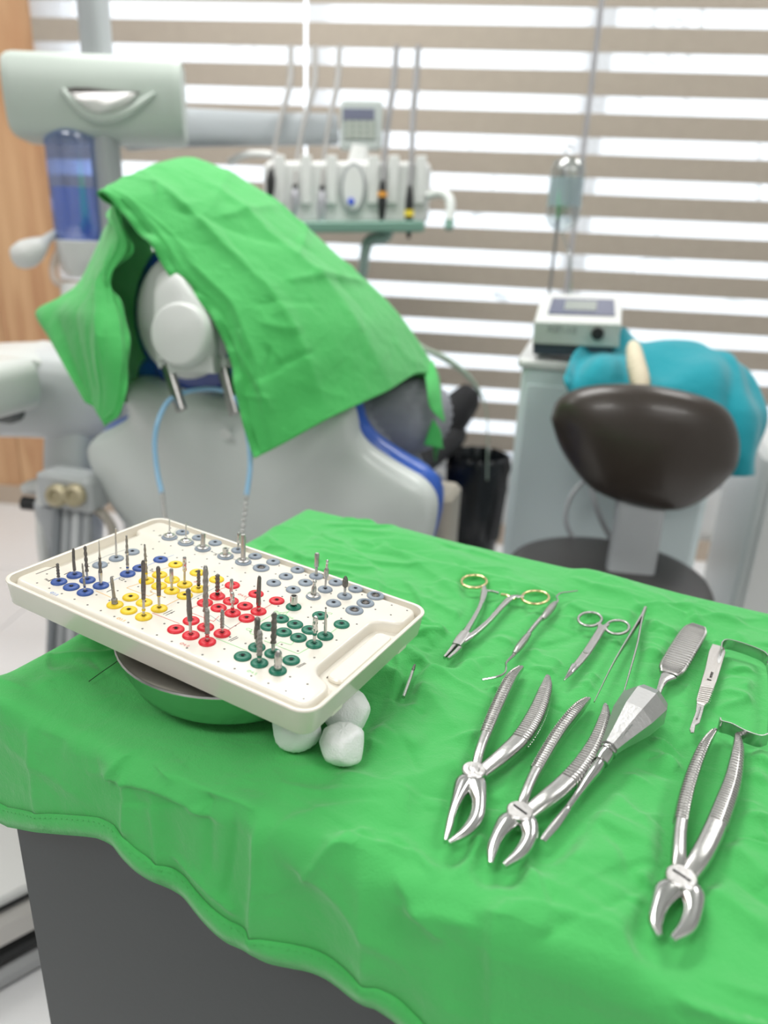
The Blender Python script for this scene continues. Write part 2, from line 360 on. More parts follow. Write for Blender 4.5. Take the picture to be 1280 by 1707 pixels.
# lettering marks stuck on the outside of the third pane (seen reversed through the blind)
DEC = mat('grey_window_decal', (0.30, 0.31, 0.33), 0.6)
LBL = mat('pale_blue_window_decal', (0.45, 0.62, 0.72), 0.6)
def dec_stroke(pts, wpx_, m=DEC):
    q = [wpx(x, y, -0.078) for x, y in pts]; ww = wpx_ / FPX * depth(q[0])
    return sweep(q, ww, 0.003, up=WN, seg=4, ex=8, n=max(2, 6 * (len(q) - 1)))
def ring_px(cx, cy, rx, ry, a0=0, a1=360, n=16): return [(cx + rx * math.cos(math.radians(a0 + (a1 - a0) * i / n)), cy + ry * math.sin(math.radians(a0 + (a1 - a0) * i / n))) for i in range(n + 1)]
for pts, w_, m_ in (([(1094, -20), (1088, 52)], 7, DEC), ([(1174, -20), (1168, 50)], 8, DEC), (ring_px(1096, 88, 19, 21), 6, DEC), ([(1118, 44), (1126, 33), (1135, 33), (1143, 46)], 7, DEC),
                    ([(1147, 82), (1147, 104)], 8, DEC), ([(1056, 150), (1069, 172)], 4, DEC), ([(1140, 150), (1146, 172)], 5, DEC), ([(1120, 154), (1172, 160)], 4, DEC),
                    (ring_px(1092, 456, 40, 26, 190, 350, 10), 5, LBL), ([(1085, 372), (1096, 394)], 4, DEC), ([(1240, 384), (1280, 390)], 6, LBL), ([(1266, 240), (1264, 335)], 8, DEC),
                    ([(780, 245), (815, 232)], 10, LBL), ([(786, 362), (804, 350)], 12, LBL), ([(824, 292), (820, 316)], 5, LBL), ([(822, 488), (845, 500)], 14, LBL),
                    ([(380, 70), (392, 84), (404, 70)], 4, DEC), ([(424, 68), (424, 92)], 6, DEC), ([(1210, 500), (1240, 506)], 6, LBL), ([(1090, 504), (1125, 506)], 5, LBL)):
    mb = MB().add(*dec_stroke(pts, w_, m_)); mb.obj('decal', m_, win, smooth=False)
struct('baseboard_back', *wbox(-1.3, 4.1, 0.0, 0.08, 0.021, 0.032), mat('grey_baseboard', (0.55, 0.45, 0.36), 0.5), smooth=False)

# ---------------------------------------------------------------- zebra blinds
def blind(name, s0, s1, label, off):
    root = thing(name, label, 'blind', wp((s0 + s1) / 2, 0.36, off), 'taupe and sheer banded roller blinds over the window')
    z = 1.732 + 0.1166 * 5; k = 0; me = None; me2 = None
    obj('headrail', *wbox(s0, s1, 2.34, 2.41, off + 0.03, off - 0.03), WHITE, root)
    while z > 0.36:
        if z < 2.33:
            obj('slat', *wbox(s0, s1, max(z - 0.0672, 0.33), z, off + 0.0015, off - 0.0015), TAUPE, root, smooth=False)
        z1 = z - 0.0672; z0 = z - 0.1166
        if z1 < 2.34 and z0 > 0.34: obj('sheer_band', *wbox(s0, s1, z0, z1, off + 0.0006, off - 0.0006), SHEER, root, smooth=False)
        z -= 0.1166
    obj('bottom_rail', *box(wp((s0 + s1) / 2, 0.335, off), WE, EZ, WN, s1 - s0, 0.03, 0.02, 0.006), WHITE, root)
blind('roller_blind', 0.285, 1.195, 'leftmost banded blind, between the wood wall and the first grey window post', 0.06)
blind('roller_blind', 1.205, 2.095, 'middle banded blind, behind the delivery unit with its hoses', 0.06)
blind('roller_blind', 2.11, 3.4, 'rightmost banded blind, behind the drip bottle and the cart', 0.063)

# ---------------------------------------------------------------- instrument cabinet and its green cloth
ZT = 0.82
TA = np.array([.899, -.438, 0]); TB = np.array([.438, .899, 0]); TP = np.array([-.267, .437, ZT]); TW, TL = 0.95, 0.4155
def tp(s, t, z=ZT): q = TP + TA * s + TB * t; q[2] = z; return q
def st(p): d = np.array(p) - TP; return d @ TA, d @ TB
cab = thing('instrument_cabinet', 'charcoal grey laminate cabinet under the green cloth in the foreground', 'cabinet', tp(TW / 2, TL / 2, 0))
obj('body', *box(tp(TW / 2, TL / 2, 0.44), TA, TB, EZ, TW - 0.012, TL - 0.012, 0.72, 0.004, 1), CABG, cab, smooth=False)
obj('side_panel', *box(tp(TW / 2, 0.002, 0.44), TA, EZ, TB, TW - 0.004, 0.726, 0.012, 0.002, 1), CABG, cab, smooth=False)
obj('top_panel', *box(tp(TW / 2, TL / 2, 0.806), TA, TB, EZ, TW, TL, 0.016, 0.004, 2), CABG, cab)
for s in (0.06, TW - 0.06):
    for t in (0.05, TL - 0.05):
        c = obj('caster', *lathe([(0.0, 0), (0.028, 0.002), (0.03, 0.01), (0.03, 0.02), (0.028, 0.026), (0, 0.028)], tp(s, t, 0.032) - TB * 0.014, TB, 16), BLACK, cab)
        obj('caster_stem', *lathe([(0.008, 0), (0.008, 0.05)], tp(s, t, 0.045), EZ, 10), STEEL, c)

# instruments as outlines on the cloth: also used to press the cloth flat beneath them
FLAT = []
def flat(px, r): FLAT.append(([st(Z(x, y, ZT)) for x, y in px], r))
flat([(868, 1118), (790, 1300), (742, 1415)], .007); flat([(910, 1135), (868, 1240), (790, 1300), (748, 1417)], .008)
flat([(980, 1172), (893, 1290), (862, 1370), (817, 1452)], .008); flat([(1008, 1180), (990, 1255), (862, 1370), (838, 1455)], .008)
flat([(1190, 1225), (1138, 1350), (1128, 1483), (1092, 1572)], .009); flat([(1227, 1228), (1205, 1350), (1130, 1483), (1118, 1578)], .009)
flat([(904, 1405), (985, 1300), (1085, 1185), (1165, 1052)], .012); flat([(982, 1040), (1001, 1053), (940, 1138)], .008); flat([(1029, 1051), (1001, 1053)], .01)
flat([(1072, 1025), (990, 1178)], .005); flat([(1072, 1025), (1030, 1190)], .005); flat([(1193, 1080), (1152, 1223)], .009)
flat([(803, 1138), (850, 1100), (928, 1005), (962, 990)], .006); flat([(790, 975), (800, 1015), (742, 1102)], .01); flat([(892, 1001), (820, 1035), (765, 1075)], .01)
flat([(1196, 1212), (1276, 1238), (1277, 1105), (1200, 1080)], .007); flat([(672, 1165), (690, 1113)], .004)
flat([(500, 1215), (560, 1190), (570, 1240)], .014); flat([(300, 1150), (350, 1165), (400, 1180)], .05)

# ridges: (px, py) -> (px, py), height mm, width mm
CRE = [((560, 880), (840, 935), 1.6, 5), ((620, 905), (770, 1000), 1.4, 6), ((660, 925), (900, 985), 1.5, 5), ((560, 900), (640, 985), 1.2, 6),
       ((900, 1090), (1090, 1150), 1.6, 4), ((880, 1110), (1000, 1150), 1.5, 4), ((1060, 1180), (1160, 1200), 1.6, 4), ((1080, 1060), (1180, 1090), 1.2, 4),
       ((640, 1060), (760, 1130), 2.2, 8), ((660, 1040), (740, 1060), 2.0, 7), ((700, 1140), (760, 1220), 1.6, 8), ((620, 1215), (700, 1250), 2.2, 9), ((560, 1290), (700, 1330), 2.4, 10),
       ((640, 1310), (780, 1260), 1.2, 9), ((980, 1360), (1100, 1420), 2.0, 7), ((900, 1420), (1040, 1440), 1.8, 8), ((1020, 1320), (1130, 1400), 1.4, 6), ((1160, 1260), (1280, 1300), 1.4, 6),
       ((1200, 1400), (1280, 1480), 2.0, 8), ((1180, 1480), (1280, 1560), 2.0, 8), ((880, 1460), (1090, 1580), 2.4, 10), ((930, 1440), (1090, 1510), 1.8, 8), ((760, 1430), (860, 1480), 2.2, 10),
       ((950, 965), (1090, 1010), 1.4, 5), ((1030, 975), (1110, 1060), 1.4, 5), ((960, 1010), (1080, 1030), 1.2, 4), ((1130, 1010), (1240, 1040), 1.4, 6), ((880, 1010), (985, 1010), 1.0, 5),
       ((820, 1060), (905, 1090), 1.4, 5), ((700, 1000), (790, 1040), 1.6, 7), ((1040, 1230), (1160, 1290), 1.2, 7), ((640, 1170), (700, 1180), 1.4, 8), ((1090, 1120), (1160, 1150), 1.3, 4),
       ((1180, 1180), (1270, 1160), 1.2, 4), ((1200, 1130), (1270, 1140), 1.0, 4), ((300, 1210), (460, 1240), 3.0, 12), ((190, 1160), (330, 1210), 3.0, 14), ((90, 1120), (180, 1170), 2.2, 12),
       ((430, 1230), (520, 1290), 2.6, 11), ((250, 1250), (350, 1220), 2.0, 10), ((350, 1240), (420, 1300), 2.2, 9), ((60, 1150), (170, 1110), 1.8, 10)]
SS = np.linspace(-0.075, 0.80, 560)
HEMX = [-.2, 0, .022, .067, .11, .127, .142, .158, .173, .20, .22, .24, .263, .29, .317, .336, .38, .44, .52, .62, .8]
HEMY = [.108, .104, .102, .085, .071, .068, .072, .080, .086, .092, .094, .0925, .0927, .089, .084, .091, .10, .10, .11, .12, .12]
NT = 400
U, V = np.meshgrid(SS, np.linspace(0, 1, NT), indexing='ij')
hem = np.interp(SS, HEMX, HEMY)[:, None]
T = -hem + V * (hem + TL + 0.05)
S = U
ridge = np.zeros_like(S)
def crease(p, q, h, w, bend, asym):
    global ridge
    p = np.array(p); q = np.array(q); L = np.linalg.norm(q - p); d = (q - p) / L; n = np.array([-d[1], d[0]])
    x = (S - p[0]) * d[0] + (T - p[1]) * d[1]; y = (S - p[0]) * n[0] + (T - p[1]) * n[1]
    u = x / L; y = y - bend * L * 4 * u * (1 - u)
    w_ = np.where(y > 0, w * asym, w / asym)
    env = 1 / (1 + np.exp(-(u - 0.06) * 22)) / (1 + np.exp((u - 0.94) * 22))
    r = np.sqrt((y / w_) ** 2 + 0.06)
    ridge += h * env * np.exp(-(r - 0.24) * 1.1)
for p, q, h, w in CRE:
    crease(st(Z(*p, ZT)), st(Z(*q, ZT)), h * .0014, w * .001, rng.uniform(-.08, .08), rng.choice([.6, 1.6]))
for k in range(420):
    c = np.array([rng.uniform(-.05, .78), rng.uniform(-.02, .42)]); a = rng.normal(0.05, 0.55); L = rng.uniform(.02, .09); d = np.array([math.cos(a), math.sin(a)]) * L / 2
    crease(c - d, c + d, rng.uniform(-.0018, .0030), rng.uniform(.0022, .006), rng.uniform(-.12, .12), rng.choice([.5, .8, 1.25, 2]))
for k in range(34):   # broad undulation
    c = np.array([rng.uniform(-.05, .78), rng.uniform(-.02, .42)]); a = rng.uniform(-.9, .9); L = rng.uniform(.06, .16); d = np.array([math.cos(a), math.sin(a)]) * L / 2
    crease(c - d, c + d, rng.uniform(-.0030, .0042), rng.uniform(.010, .020), rng.uniform(-.1, .1), 1)
for p, q, h, w in (((.135, -.012), (.137, -.055), .0022, .004), ((.155, -.02), (.162, -.075), .002, .005), ((.232, -.006), (.236, -.088), .0034, .0045), ((.195, .0), (.20, -.06), -.002, .006), ((.215, -.01), (.213, -.07), -.0025, .007), ((.12, .01), (.17, -.006), .002, .005), ((.19, -.004), (.23, -.004), .002, .004), ((.25, -.02), (.33, -.05), .002, .008), ((.17, -.060), (.225, -.072), .0018, .003), ((.02, -.03), (.10, -.05), .0012, .008), ((.30, -.01), (.31, -.08), .0025, .008), ((.37, -.0), (.38, -.09), .003, .008), ((.05, -.01), (.055, -.08), .0016, .006)):
    crease(np.array(p), np.array(q), h, w, .03, 1.3)
def distmask(poly, r):
    best = np.full(S.shape, 9.0)
    for (a, b) in zip(poly[:-1], poly[1:]):
        a = np.array(a); b = np.array(b); L2 = max(1e-9, (b - a) @ (b - a)); u = np.clip(((S - a[0]) * (b[0] - a[0]) + (T - a[1]) * (b[1] - a[1])) / L2, 0, 1)
        best = np.minimum(best, np.hypot(S - a[0] - u * (b[0] - a[0]), T - a[1] - u * (b[1] - a[1])))
    sg = .0016 if r < .03 else .014
    return 1 / (1 + np.exp(-np.clip((best - r - 2 * sg) / sg, -40, 40)))
m = np.ones_like(S)
for poly, r in FLAT: m = np.minimum(m, distmask(poly, r))
ridge = ridge * 2.2
H = np.where(ridge > 0, .009 * np.tanh(ridge / .009), np.maximum(ridge, -.0028)) * m + 0.0035 - 0.0012 * (1 - m)      # cloth surface above ZT - .006
# drape over the edges: distances outside the table rectangle hang down
R_ = 0.012
def fold(d):      # distance past the edge -> (outward, down)
    d = np.maximum(d, 0); a = np.minimum(d / R_, math.pi / 2); rest = np.maximum(d - R_ * math.pi / 2, 0)
    return R_ * np.sin(a) + rest * 0.05, R_ * (1 - np.cos(a)) + rest * 0.998
dn = np.maximum(-T, 0); df = np.maximum(T - TL, 0); dl = np.maximum(-S, 0)
on, zn = fold(dn); of, zf = fold(df); ol, zl = fold(dl)
down = np.maximum(np.maximum(zn, zf), zl)
hang = np.clip(dn / .06, 0, 1)
# folds of the hanging front
fo = 0.0
for c_, w_, a_ in ((.05, .035, .004), (.135, .018, .007), (.165, .012, -.004), (.205, .02, .006), (.235, .016, .006), (.27, .022, -.002), (.30, .02, .007), (.345, .02, .010), (.40, .03, .006), (.47, .02, .01)):
    fo = fo + a_ * np.exp(-((S - c_ - 0.12 * dn) / w_) ** 2)
hcre = np.zeros_like(S)
X = TP[0] + TA[0] * np.clip(S, 0, None) + TB[0] * np.clip(T, 0, TL); 
cs = np.clip(S, 0, None); ct = np.clip(T, 0, TL)
outn = on + (np.maximum(fo * .8, -.003) + .003) * hang + np.where(dn > 0, ridge * .9, 0); 
pos = TP[None, None] + TA * cs[..., None] + TB * ct[..., None] - TB * outn[..., None] + TB * of[..., None] - TA * (ol + .02 * np.clip(dl / .05, 0, 1))[..., None]
topw = np.clip(1 - down / .008, 0, 1)
pos[..., 2] = ZT - .0045 + H * topw + .003 * (1 - topw) - down
cloth = obj('surgical_cloth', *grid(pos[::1, ::1]), GREEN, None, angle=180)
tag(cloth, 'wrinkled green surgical cloth spread over the cabinet, its stitched hem hanging down in front', 'cloth')
# stitched hem band along the hanging edge
def hemrow(j, out): return pos[:, j] - TB * out
nh = int(np.searchsorted(V[0], 0.026))
rows = [hemrow(0, .0006), hemrow(0, .0026), hemrow(nh // 2, .0030), hemrow(nh, .0026), hemrow(nh, .0004)]
obj('hem', *grid(rows), GREEN, cloth, angle=180)
# row of stitches
st_v = MB(); a0 = hemrow(nh - 1, .0031)
for i in range(6, 540, 3): st_v.add(*sweep([a0[i], a0[i + 1]], .0005, .0005, up=TB, seg=4))
o = st_v.obj('stitching', GREEN, cloth); o['kind'] = 'stuff'

# ---------------------------------------------------------------- surgical kit tray
def _cr(a, b): return np.cross([*a, 1], [*b, 1])
def _K(v): v = v / v[2]; return nrm(CF + CR * (v[0] - CX) / FPX + CD * (v[1] - CY) / FPX)
cL, cT, cR_, cB = (-12, 965), (265, 862), (722, 1012), (515, 1188)
_v = _K(np.cross(_cr(cL, cT), _cr(cB, cR_))); _u = _K(np.cross(_cr(cT, cR_), _cr(cL, cB)))
if _v[1] < 0: _v = -_v
if _u[0] < 0: _u = -_u
KN = nrm(np.cross(_u, _v)); _m = nrm(_u + _v); _k = nrm(_u - _v); KU = nrm(_m + _k); KV = nrm(_m - _k)
KP = P(*cB, .418)
def kpx(x, y, h=0.0): return PL(x, y, KP + KN * h, KN)
KC = (kpx(*cL) + kpx(*cT) + kpx(*cR_) + kpx(*cB)) / 4; KL, KW = .2692, .1574
def k(u, v, h=0.0): return KC + KU * u + KV * v + KN * h
tray = thing('drill_kit_tray', 'cream plastic surgical kit tray with coloured rings, propped on steel bowl and gauze', 'tray', k(0, 0, -.0190))
def rr(ins, h, rad=.013, n=8):
    X, Y = KL / 2 - ins, KW / 2 - ins; r = max(rad - ins, .002); out = []
    for qx, qy, a0 in ((1, 1, 0), (-1, 1, 90), (-1, -1, 180), (1, -1, 270)):
        for i in range(n + 1):
            a = math.radians(a0 + 90 * i / n); out.append(k(qx * (X - r) + r * math.cos(a), qy * (Y - r) + r * math.sin(a), h))
    return out
loops = [rr(.006, -.0190), rr(.0035, -.0188), rr(.0028, -.0180), rr(.0008, -.0022), rr(0.0, -.0012), rr(.0002, -.0003), rr(.0008, 0), rr(.0022, 0), rr(.0028, -.0004), rr(.0034, -.0081), rr(.0040, -.0085), rr(.012, -.0085)]
vs = [p for l in loops for p in l]; n_ = len(loops[0]); fs = []
for i in range(len(loops) - 1):
    for j in range(n_): a = i * n_ + j; b = i * n_ + (j + 1) % n_; fs.append((a, b, b + n_, a + n_))
fs.append(tuple(range(n_ - 1, -1, -1))); fs.append(tuple((len(loops) - 1) * n_ + j for j in range(n_)))
obj('tray_rim', vs, fs, CREAM, tray, angle=40)
# raised plateau with finger notches at both short ends
def rnd(poly, rads, n=6):
    out = []; N = len(poly)
    for i in range(N):
        p0, p1, p2 = map(np.array, (poly[i - 1], poly[i], poly[(i + 1) % N])); d1 = nrm(p0 - p1); d2 = nrm(p2 - p1); r = rads[i]
        r = min(r, np.linalg.norm(p0 - p1) * .48, np.linalg.norm(p2 - p1) * .48)
        a, b = p1 + d1 * r, p1 + d2 * r
        for q in range(n + 1): t = q / n; out.append((1 - t) ** 2 * a + 2 * t * (1 - t) * p1 + t * t * b)
    return out
e1, e2 = KL / 2 - .0065, KW / 2 - .0065
nl, nr_ = .106, .110
PLT = rnd([(-e1, -e2), (e1, -e2), (e1, -.0445), (nr_, -.0385), (nr_, .0385), (e1, .0445), (e1, e2), (-e1, e2), (-e1, .044), (-.1195, .0400), (-.1195, -.0400), (-e1, -.044)],
          [.009, .009, .008, .010, .010, .008, .009, .009, .008, .010, .010, .008])
def inset2(poly, b):
    poly = np.array(poly); n = len(poly); out = []
    for i in range(n):
        t1 = nrm(poly[i] - poly[i - 1]) if np.linalg.norm(poly[i] - poly[i - 1]) > 1e-7 else nrm(poly[i] - poly[i - 2]); t2 = nrm(poly[(i + 1) % n] - poly[i])
        if np.linalg.norm(t2) < .5: t2 = t1
        m_ = nrm(np.array([-t1[1], t1[0]]) + np.array([-t2[1], t2[0]])); out.append(poly[i] + m_ * b)
    return out
pl = [[k(*p, -.0085) for p in inset2(PLT, 0)], [k(*p, -.0026) for p in inset2(PLT, .0005)], [k(*p, -.0016) for p in inset2(PLT, .0012)], [k(*p, -.0010) for p in inset2(PLT, .0022)], [k(*p, -.0008) for p in inset2(PLT, .0034)]]
vs = [p for l in pl for p in l]; n_ = len(pl[0]); fs = []
for i in range(4):
    for j in range(n_): a = i * n_ + j; b = i * n_ + (j + 1) % n_; fs.append((a, b, b + n_, a + n_))
fs.append(tuple(4 * n_ + j for j in range(n_)))
obj('tray_plate', vs, fs, CREAM, tray, angle=50)
# pads and slits on the notch floors, foot blocks beneath
obj('finger_ledge', *box(k(e1 - .0060, 0, -.0068), KV, KU, KN, .068, .0125, .0036, .005, 5), CREAM, tray)
obj('ledge_gap', *box(k(e1 - .0127, 0, -.0083), KV, KU, KN, .062, .0007, .0006), mat('gap_shadow', (.12, .10, .08), .9), tray)
for (u_, v_) in ((.1135, .043), (.1135, -.043), (-.1135, .043), (-.1135, -.043)):
    obj('latch_lug', *box(k(u_ + .0155 * (1 if u_ > 0 else -1), v_, -.0165), KV, KU, KN, .014, .006, .007, .002), CREAM, tray)

ZP = -.0008                                       # plate surface
def kp(x, y): return kpx(x, y, ZP)
G = {'blue': [(98.3, 970.6), (118.9, 979.2), (124.5, 959.7), (142, 988.1), (145.9, 967.8), (168.3, 976.9), (212.8, 957.3), (233.4, 947.7), (267.7, 933.4)],
     'grey': [(166.7, 942.5), (194, 931.6), (220.6, 920.9), (304, 888.4), (331, 897), (358.6, 905.8), (396.6, 918.1), (425, 928), (455.2, 937.6), (495.8, 950.8), (476.5, 961.5), (456.2, 972.5),
              (526.9, 961.3), (509, 972.1), (488.7, 983.7), (541.9, 983.3), (522.2, 995), (559.2, 971.7), (592.3, 982.7), (574.4, 994.5), (555.9, 1006.4)],
     'green': [(489.3, 1012.3), (533.4, 1027), (468.4, 1032.4), (569.3, 1041.6), (491.7, 1041.8), (447.6, 1045.2), (516, 1050.9), (472.8, 1054.8), (542, 1061), (497.4, 1063.9), (523.6, 1074.7), (428, 1079.8), (455, 1090), (404.4, 1095), (432.2, 1106.2), (485.4, 1101.5), (462.9, 1118.8)],
     'red': [(387.2, 976.4), (426.7, 990.8), (461.3, 1002.2), (362.3, 994.7), (341.6, 1005.6), (364.4, 1014.2), (384.8, 1002.8), (408.3, 1011.1), (387.7, 1022.8), (430.9, 1020), (411.1, 1031.4), (318.6, 1035.6), (293.1, 1049.8), (342.7, 1046.3), (318.1, 1060), (370.2, 1056.7), (345.5, 1070.8)],
     'yellow': [(292.7, 941.6), (328.6, 955.3), (361, 966.7), (266, 958.9), (286.7, 967.3), (244.2, 968.9), (307.8, 975.2), (265.3, 977.5), (330.9, 982.7), (286.4, 985.5), (308, 993.6), (240.3, 1005.3), (265.3, 1015.2), (239.5, 1028.8), (191.7, 1008.9), (217.8, 996.4), (214.7, 1018.3)]}
BIG = [(282.5, 896.2), (309.8, 905.3), (338, 915), (375.8, 928), (405.5, 937.3), (435.2, 947.3), (625.8, 993.8), (608.9, 1006), (590.6, 1018.2)]
GR = .0056
def local_mesh(v, f): return v, f
gm = {}
KM = Matrix.Identity(4)
for i in range(3): KM[i][0] = KU[i]; KM[i][1] = KV[i]; KM[i][2] = KN[i]
slot = MB()
for a in (0.5, 0.5 + math.pi / 3, 0.5 + 2 * math.pi / 3): slot.add(*box((0, 0, .00152), np.array([math.cos(a), math.sin(a), 0]), np.array([-math.sin(a), math.cos(a), 0]), EZ, .0026, .0007, .00018))
def place(o, p, parent):
    Mx = KM.copy(); Mx.translation = Vector(p); o.parent = parent
    o.matrix_parent_inverse = Matrix.Translation(-parent.location); o.matrix_basis = Mx
def grommet(p, col, big=False):
    key = (col, big)
    if key not in gm:
        s = 1.18 if big else 1.0
        prof = [(GR * s, 0), (GR * s, .0006), (GR * .93 * s, .0011), (GR * .78 * s, .0015), (GR * .5 * s, .0016), (GR * .36 * s, .00145), (GR * .30 * s, .0010), (0, .0008)]
        if big: prof = [(GR * s, 0), (GR * s, .0006), (GR * .93 * s, .0011), (GR * .78 * s, .0014), (GR * .60 * s, .0014), (GR * .55 * s, .0006), (0, .0004)]
        o = obj('grommet', *lathe(prof, (0, 0, 0), EZ, 20), RC[col]); me = o.data; bpy.data.objects.remove(o)
        q = slot.obj('slot', DKHOLE, smooth=False) if not big else obj('slot', *lathe([(GR * .55, .0010), (GR * .5, .0010), (GR * .36, .0018), (GR * .3, .0008), (0, .0006)], (0, 0, 0), EZ, 14), MATS['dark_bur_steel'])
        m2 = q.data; bpy.data.objects.remove(q); gm[key] = (me, m2)
    o = bpy.data.objects.new('grommet', gm[key][0]); COL.objects.link(o); place(o, p, tray); o['label'] = '%s rubber ring set in the cream tray' % col
    q = bpy.data.objects.new('slot', gm[key][1]); COL.objects.link(q); q.parent = o
    return o
for col, lst in G.items():
    for x, y in lst: grommet(kp(x, y), col)
for x, y in BIG: grommet(kp(x, y), 'grey', True)
# drain holes
holes = MB(); HUV = []
allg = [((kp(x, y) - KC) @ KU, (kp(x, y) - KC) @ KV) for l in list(G.values()) + [BIG] for x, y in l]
for i in range(-9, 10):
    for j in range(-5, 6):
        u_, v_ = i * .0128 + (.0064 if j % 2 else 0), j * .0132
        if abs(u_) > .128 or abs(v_) > .069 or (abs(v_) < .048 and abs(u_) > .106): continue
        if min(math.hypot(u_ - a, v_ - b) for a, b in allg) < .0066: continue
        holes.add(*lathe([(.0008, 0), (.0007, .00012), (0, .0001)], k(u_, v_, ZP), KN, 8))
o = holes.obj('drain_holes', mat('hole_grey', (.16, .15, .14), .8), tray); o['kind'] = 'stuff'
# printed guide lines and captions
def pline(pts, col, w=.0005):
    q = [kp(x, y) + KN * .00008 for x, y in pts]; mb = MB()
    for a, b in zip(q[:-1], q[1:]): mb.add(*sweep([a, b], w, .0001, up=KN, seg=4, ex=8))
    mb.obj('printed_line', PR[col] if col != 'ink' else INK, tray, smooth=False)
pline([(168, 977), (212, 957), (234, 948), (268, 933), (290, 925)], 'blue'); pline([(142, 988), (168, 977)], 'blue')
pline([(60, 957), (94, 944)], 'ink', .0007); pline([(138, 944), (154, 937), (182, 925), (207, 917), (214, 914)], 'grey'); pline([(107, 958), (118, 953)], 'ink', .0008); pline([(80, 969), (92, 964)], 'ink', .0008)
pline([(160, 985), (185, 996)], 'yellow'); pline([(178, 987), (188, 982)], 'ink', .0006)
pline([(244, 969), (216, 978), (211, 980), (248, 994), (256, 990)], 'yellow'); pline([(244, 957), (280, 946), (300, 938)], 'yellow'); pline([(265, 977), (250, 985), (252, 987), (275, 996)], 'yellow'); pline([(265, 1015), (308, 994), (331, 983), (350, 976)], 'yellow')
pline([(254, 1022), (300, 1040)], 'red'); pline([(311, 1003), (362, 978)], 'grey'); pline([(341, 1006), (311, 1016), (312, 1019), (356, 1036), (365, 1027)], 'red'); pline([(343, 1021), (384, 1048), (411, 1031)], 'grey'); pline([(370, 1057), (411, 1031)], 'red'); pline([(431, 1020), (461, 1002)], 'red'); pline([(387, 976), (365, 983), (372, 990)], 'red'); pline([(427, 991), (411, 996), (408, 1000)], 'red')
pline([(360, 1064), (412, 1085)], 'green'); pline([(447, 1045), (468, 1032), (489, 1012)], 'green'); pline([(428, 1040), (455, 1024), (480, 1020)], 'green'); pline([(419, 1049), (417, 1056), (435, 1062)], 'green')
pline([(440, 1068), (497, 1090), (524, 1075), (569, 1042)], 'green'); pline([(460, 1075), (467, 1070), (485, 1075), (497, 1064)], 'green'); pline([(455, 1090), (485, 1101)], 'green')
pline([(282, 896), (310, 905), (338, 915), (376, 928), (405, 937), (435, 947)], 'grey'); pline([(282, 896), (296, 881)], 'grey'); pline([(456, 972), (476, 961), (496, 951)], 'grey', .0002)
for (x0, y0, x1, y1) in ((272, 1024, 287, 1017), (276, 1026, 291, 1019), (381, 1068, 395, 1061), (384, 1069, 397, 1063), (494, 1112, 508, 1105), (497, 1113, 510, 1106)): pline([(x0, y0), (x1, y1)], 'ink', .0005)
def cap_(x, y, s, col, size=.0036): text_obj('caption', s, size, kp(x, y) + KN * .00008, KU, KV, PR[col] if col != 'ink' else INK, tray, .00003)
cap_(298, 1073, 'Ø4.0', 'red'); cap_(410, 1119, 'Ø4.5', 'green'); cap_(193, 1031, 'Ø3.5', 'yellow'); cap_(82, 988, 'Ø3.0', 'blue')
cap_(455, 1020, 'Ø4.5 Line', 'green', .0042); cap_(395, 991, 'Ø4.0', 'red'); cap_(408, 1049, 'C2', 'green', .0042); cap_(196, 965, 'C2', 'ink', .0042); cap_(248, 951, 'Guide', 'ink', .0032); cap_(263, 893, 'R', 'ink', .0042); cap_(355, 925, 'R', 'ink', .0042)
cap_(545, 1022, 'C3', 'green', .0032); cap_(322, 970, 'Ø3.5', 'red', .003); cap_(120, 953, 'Initial', 'ink', .003); cap_(73, 966, 'Pilot', 'ink', .003)

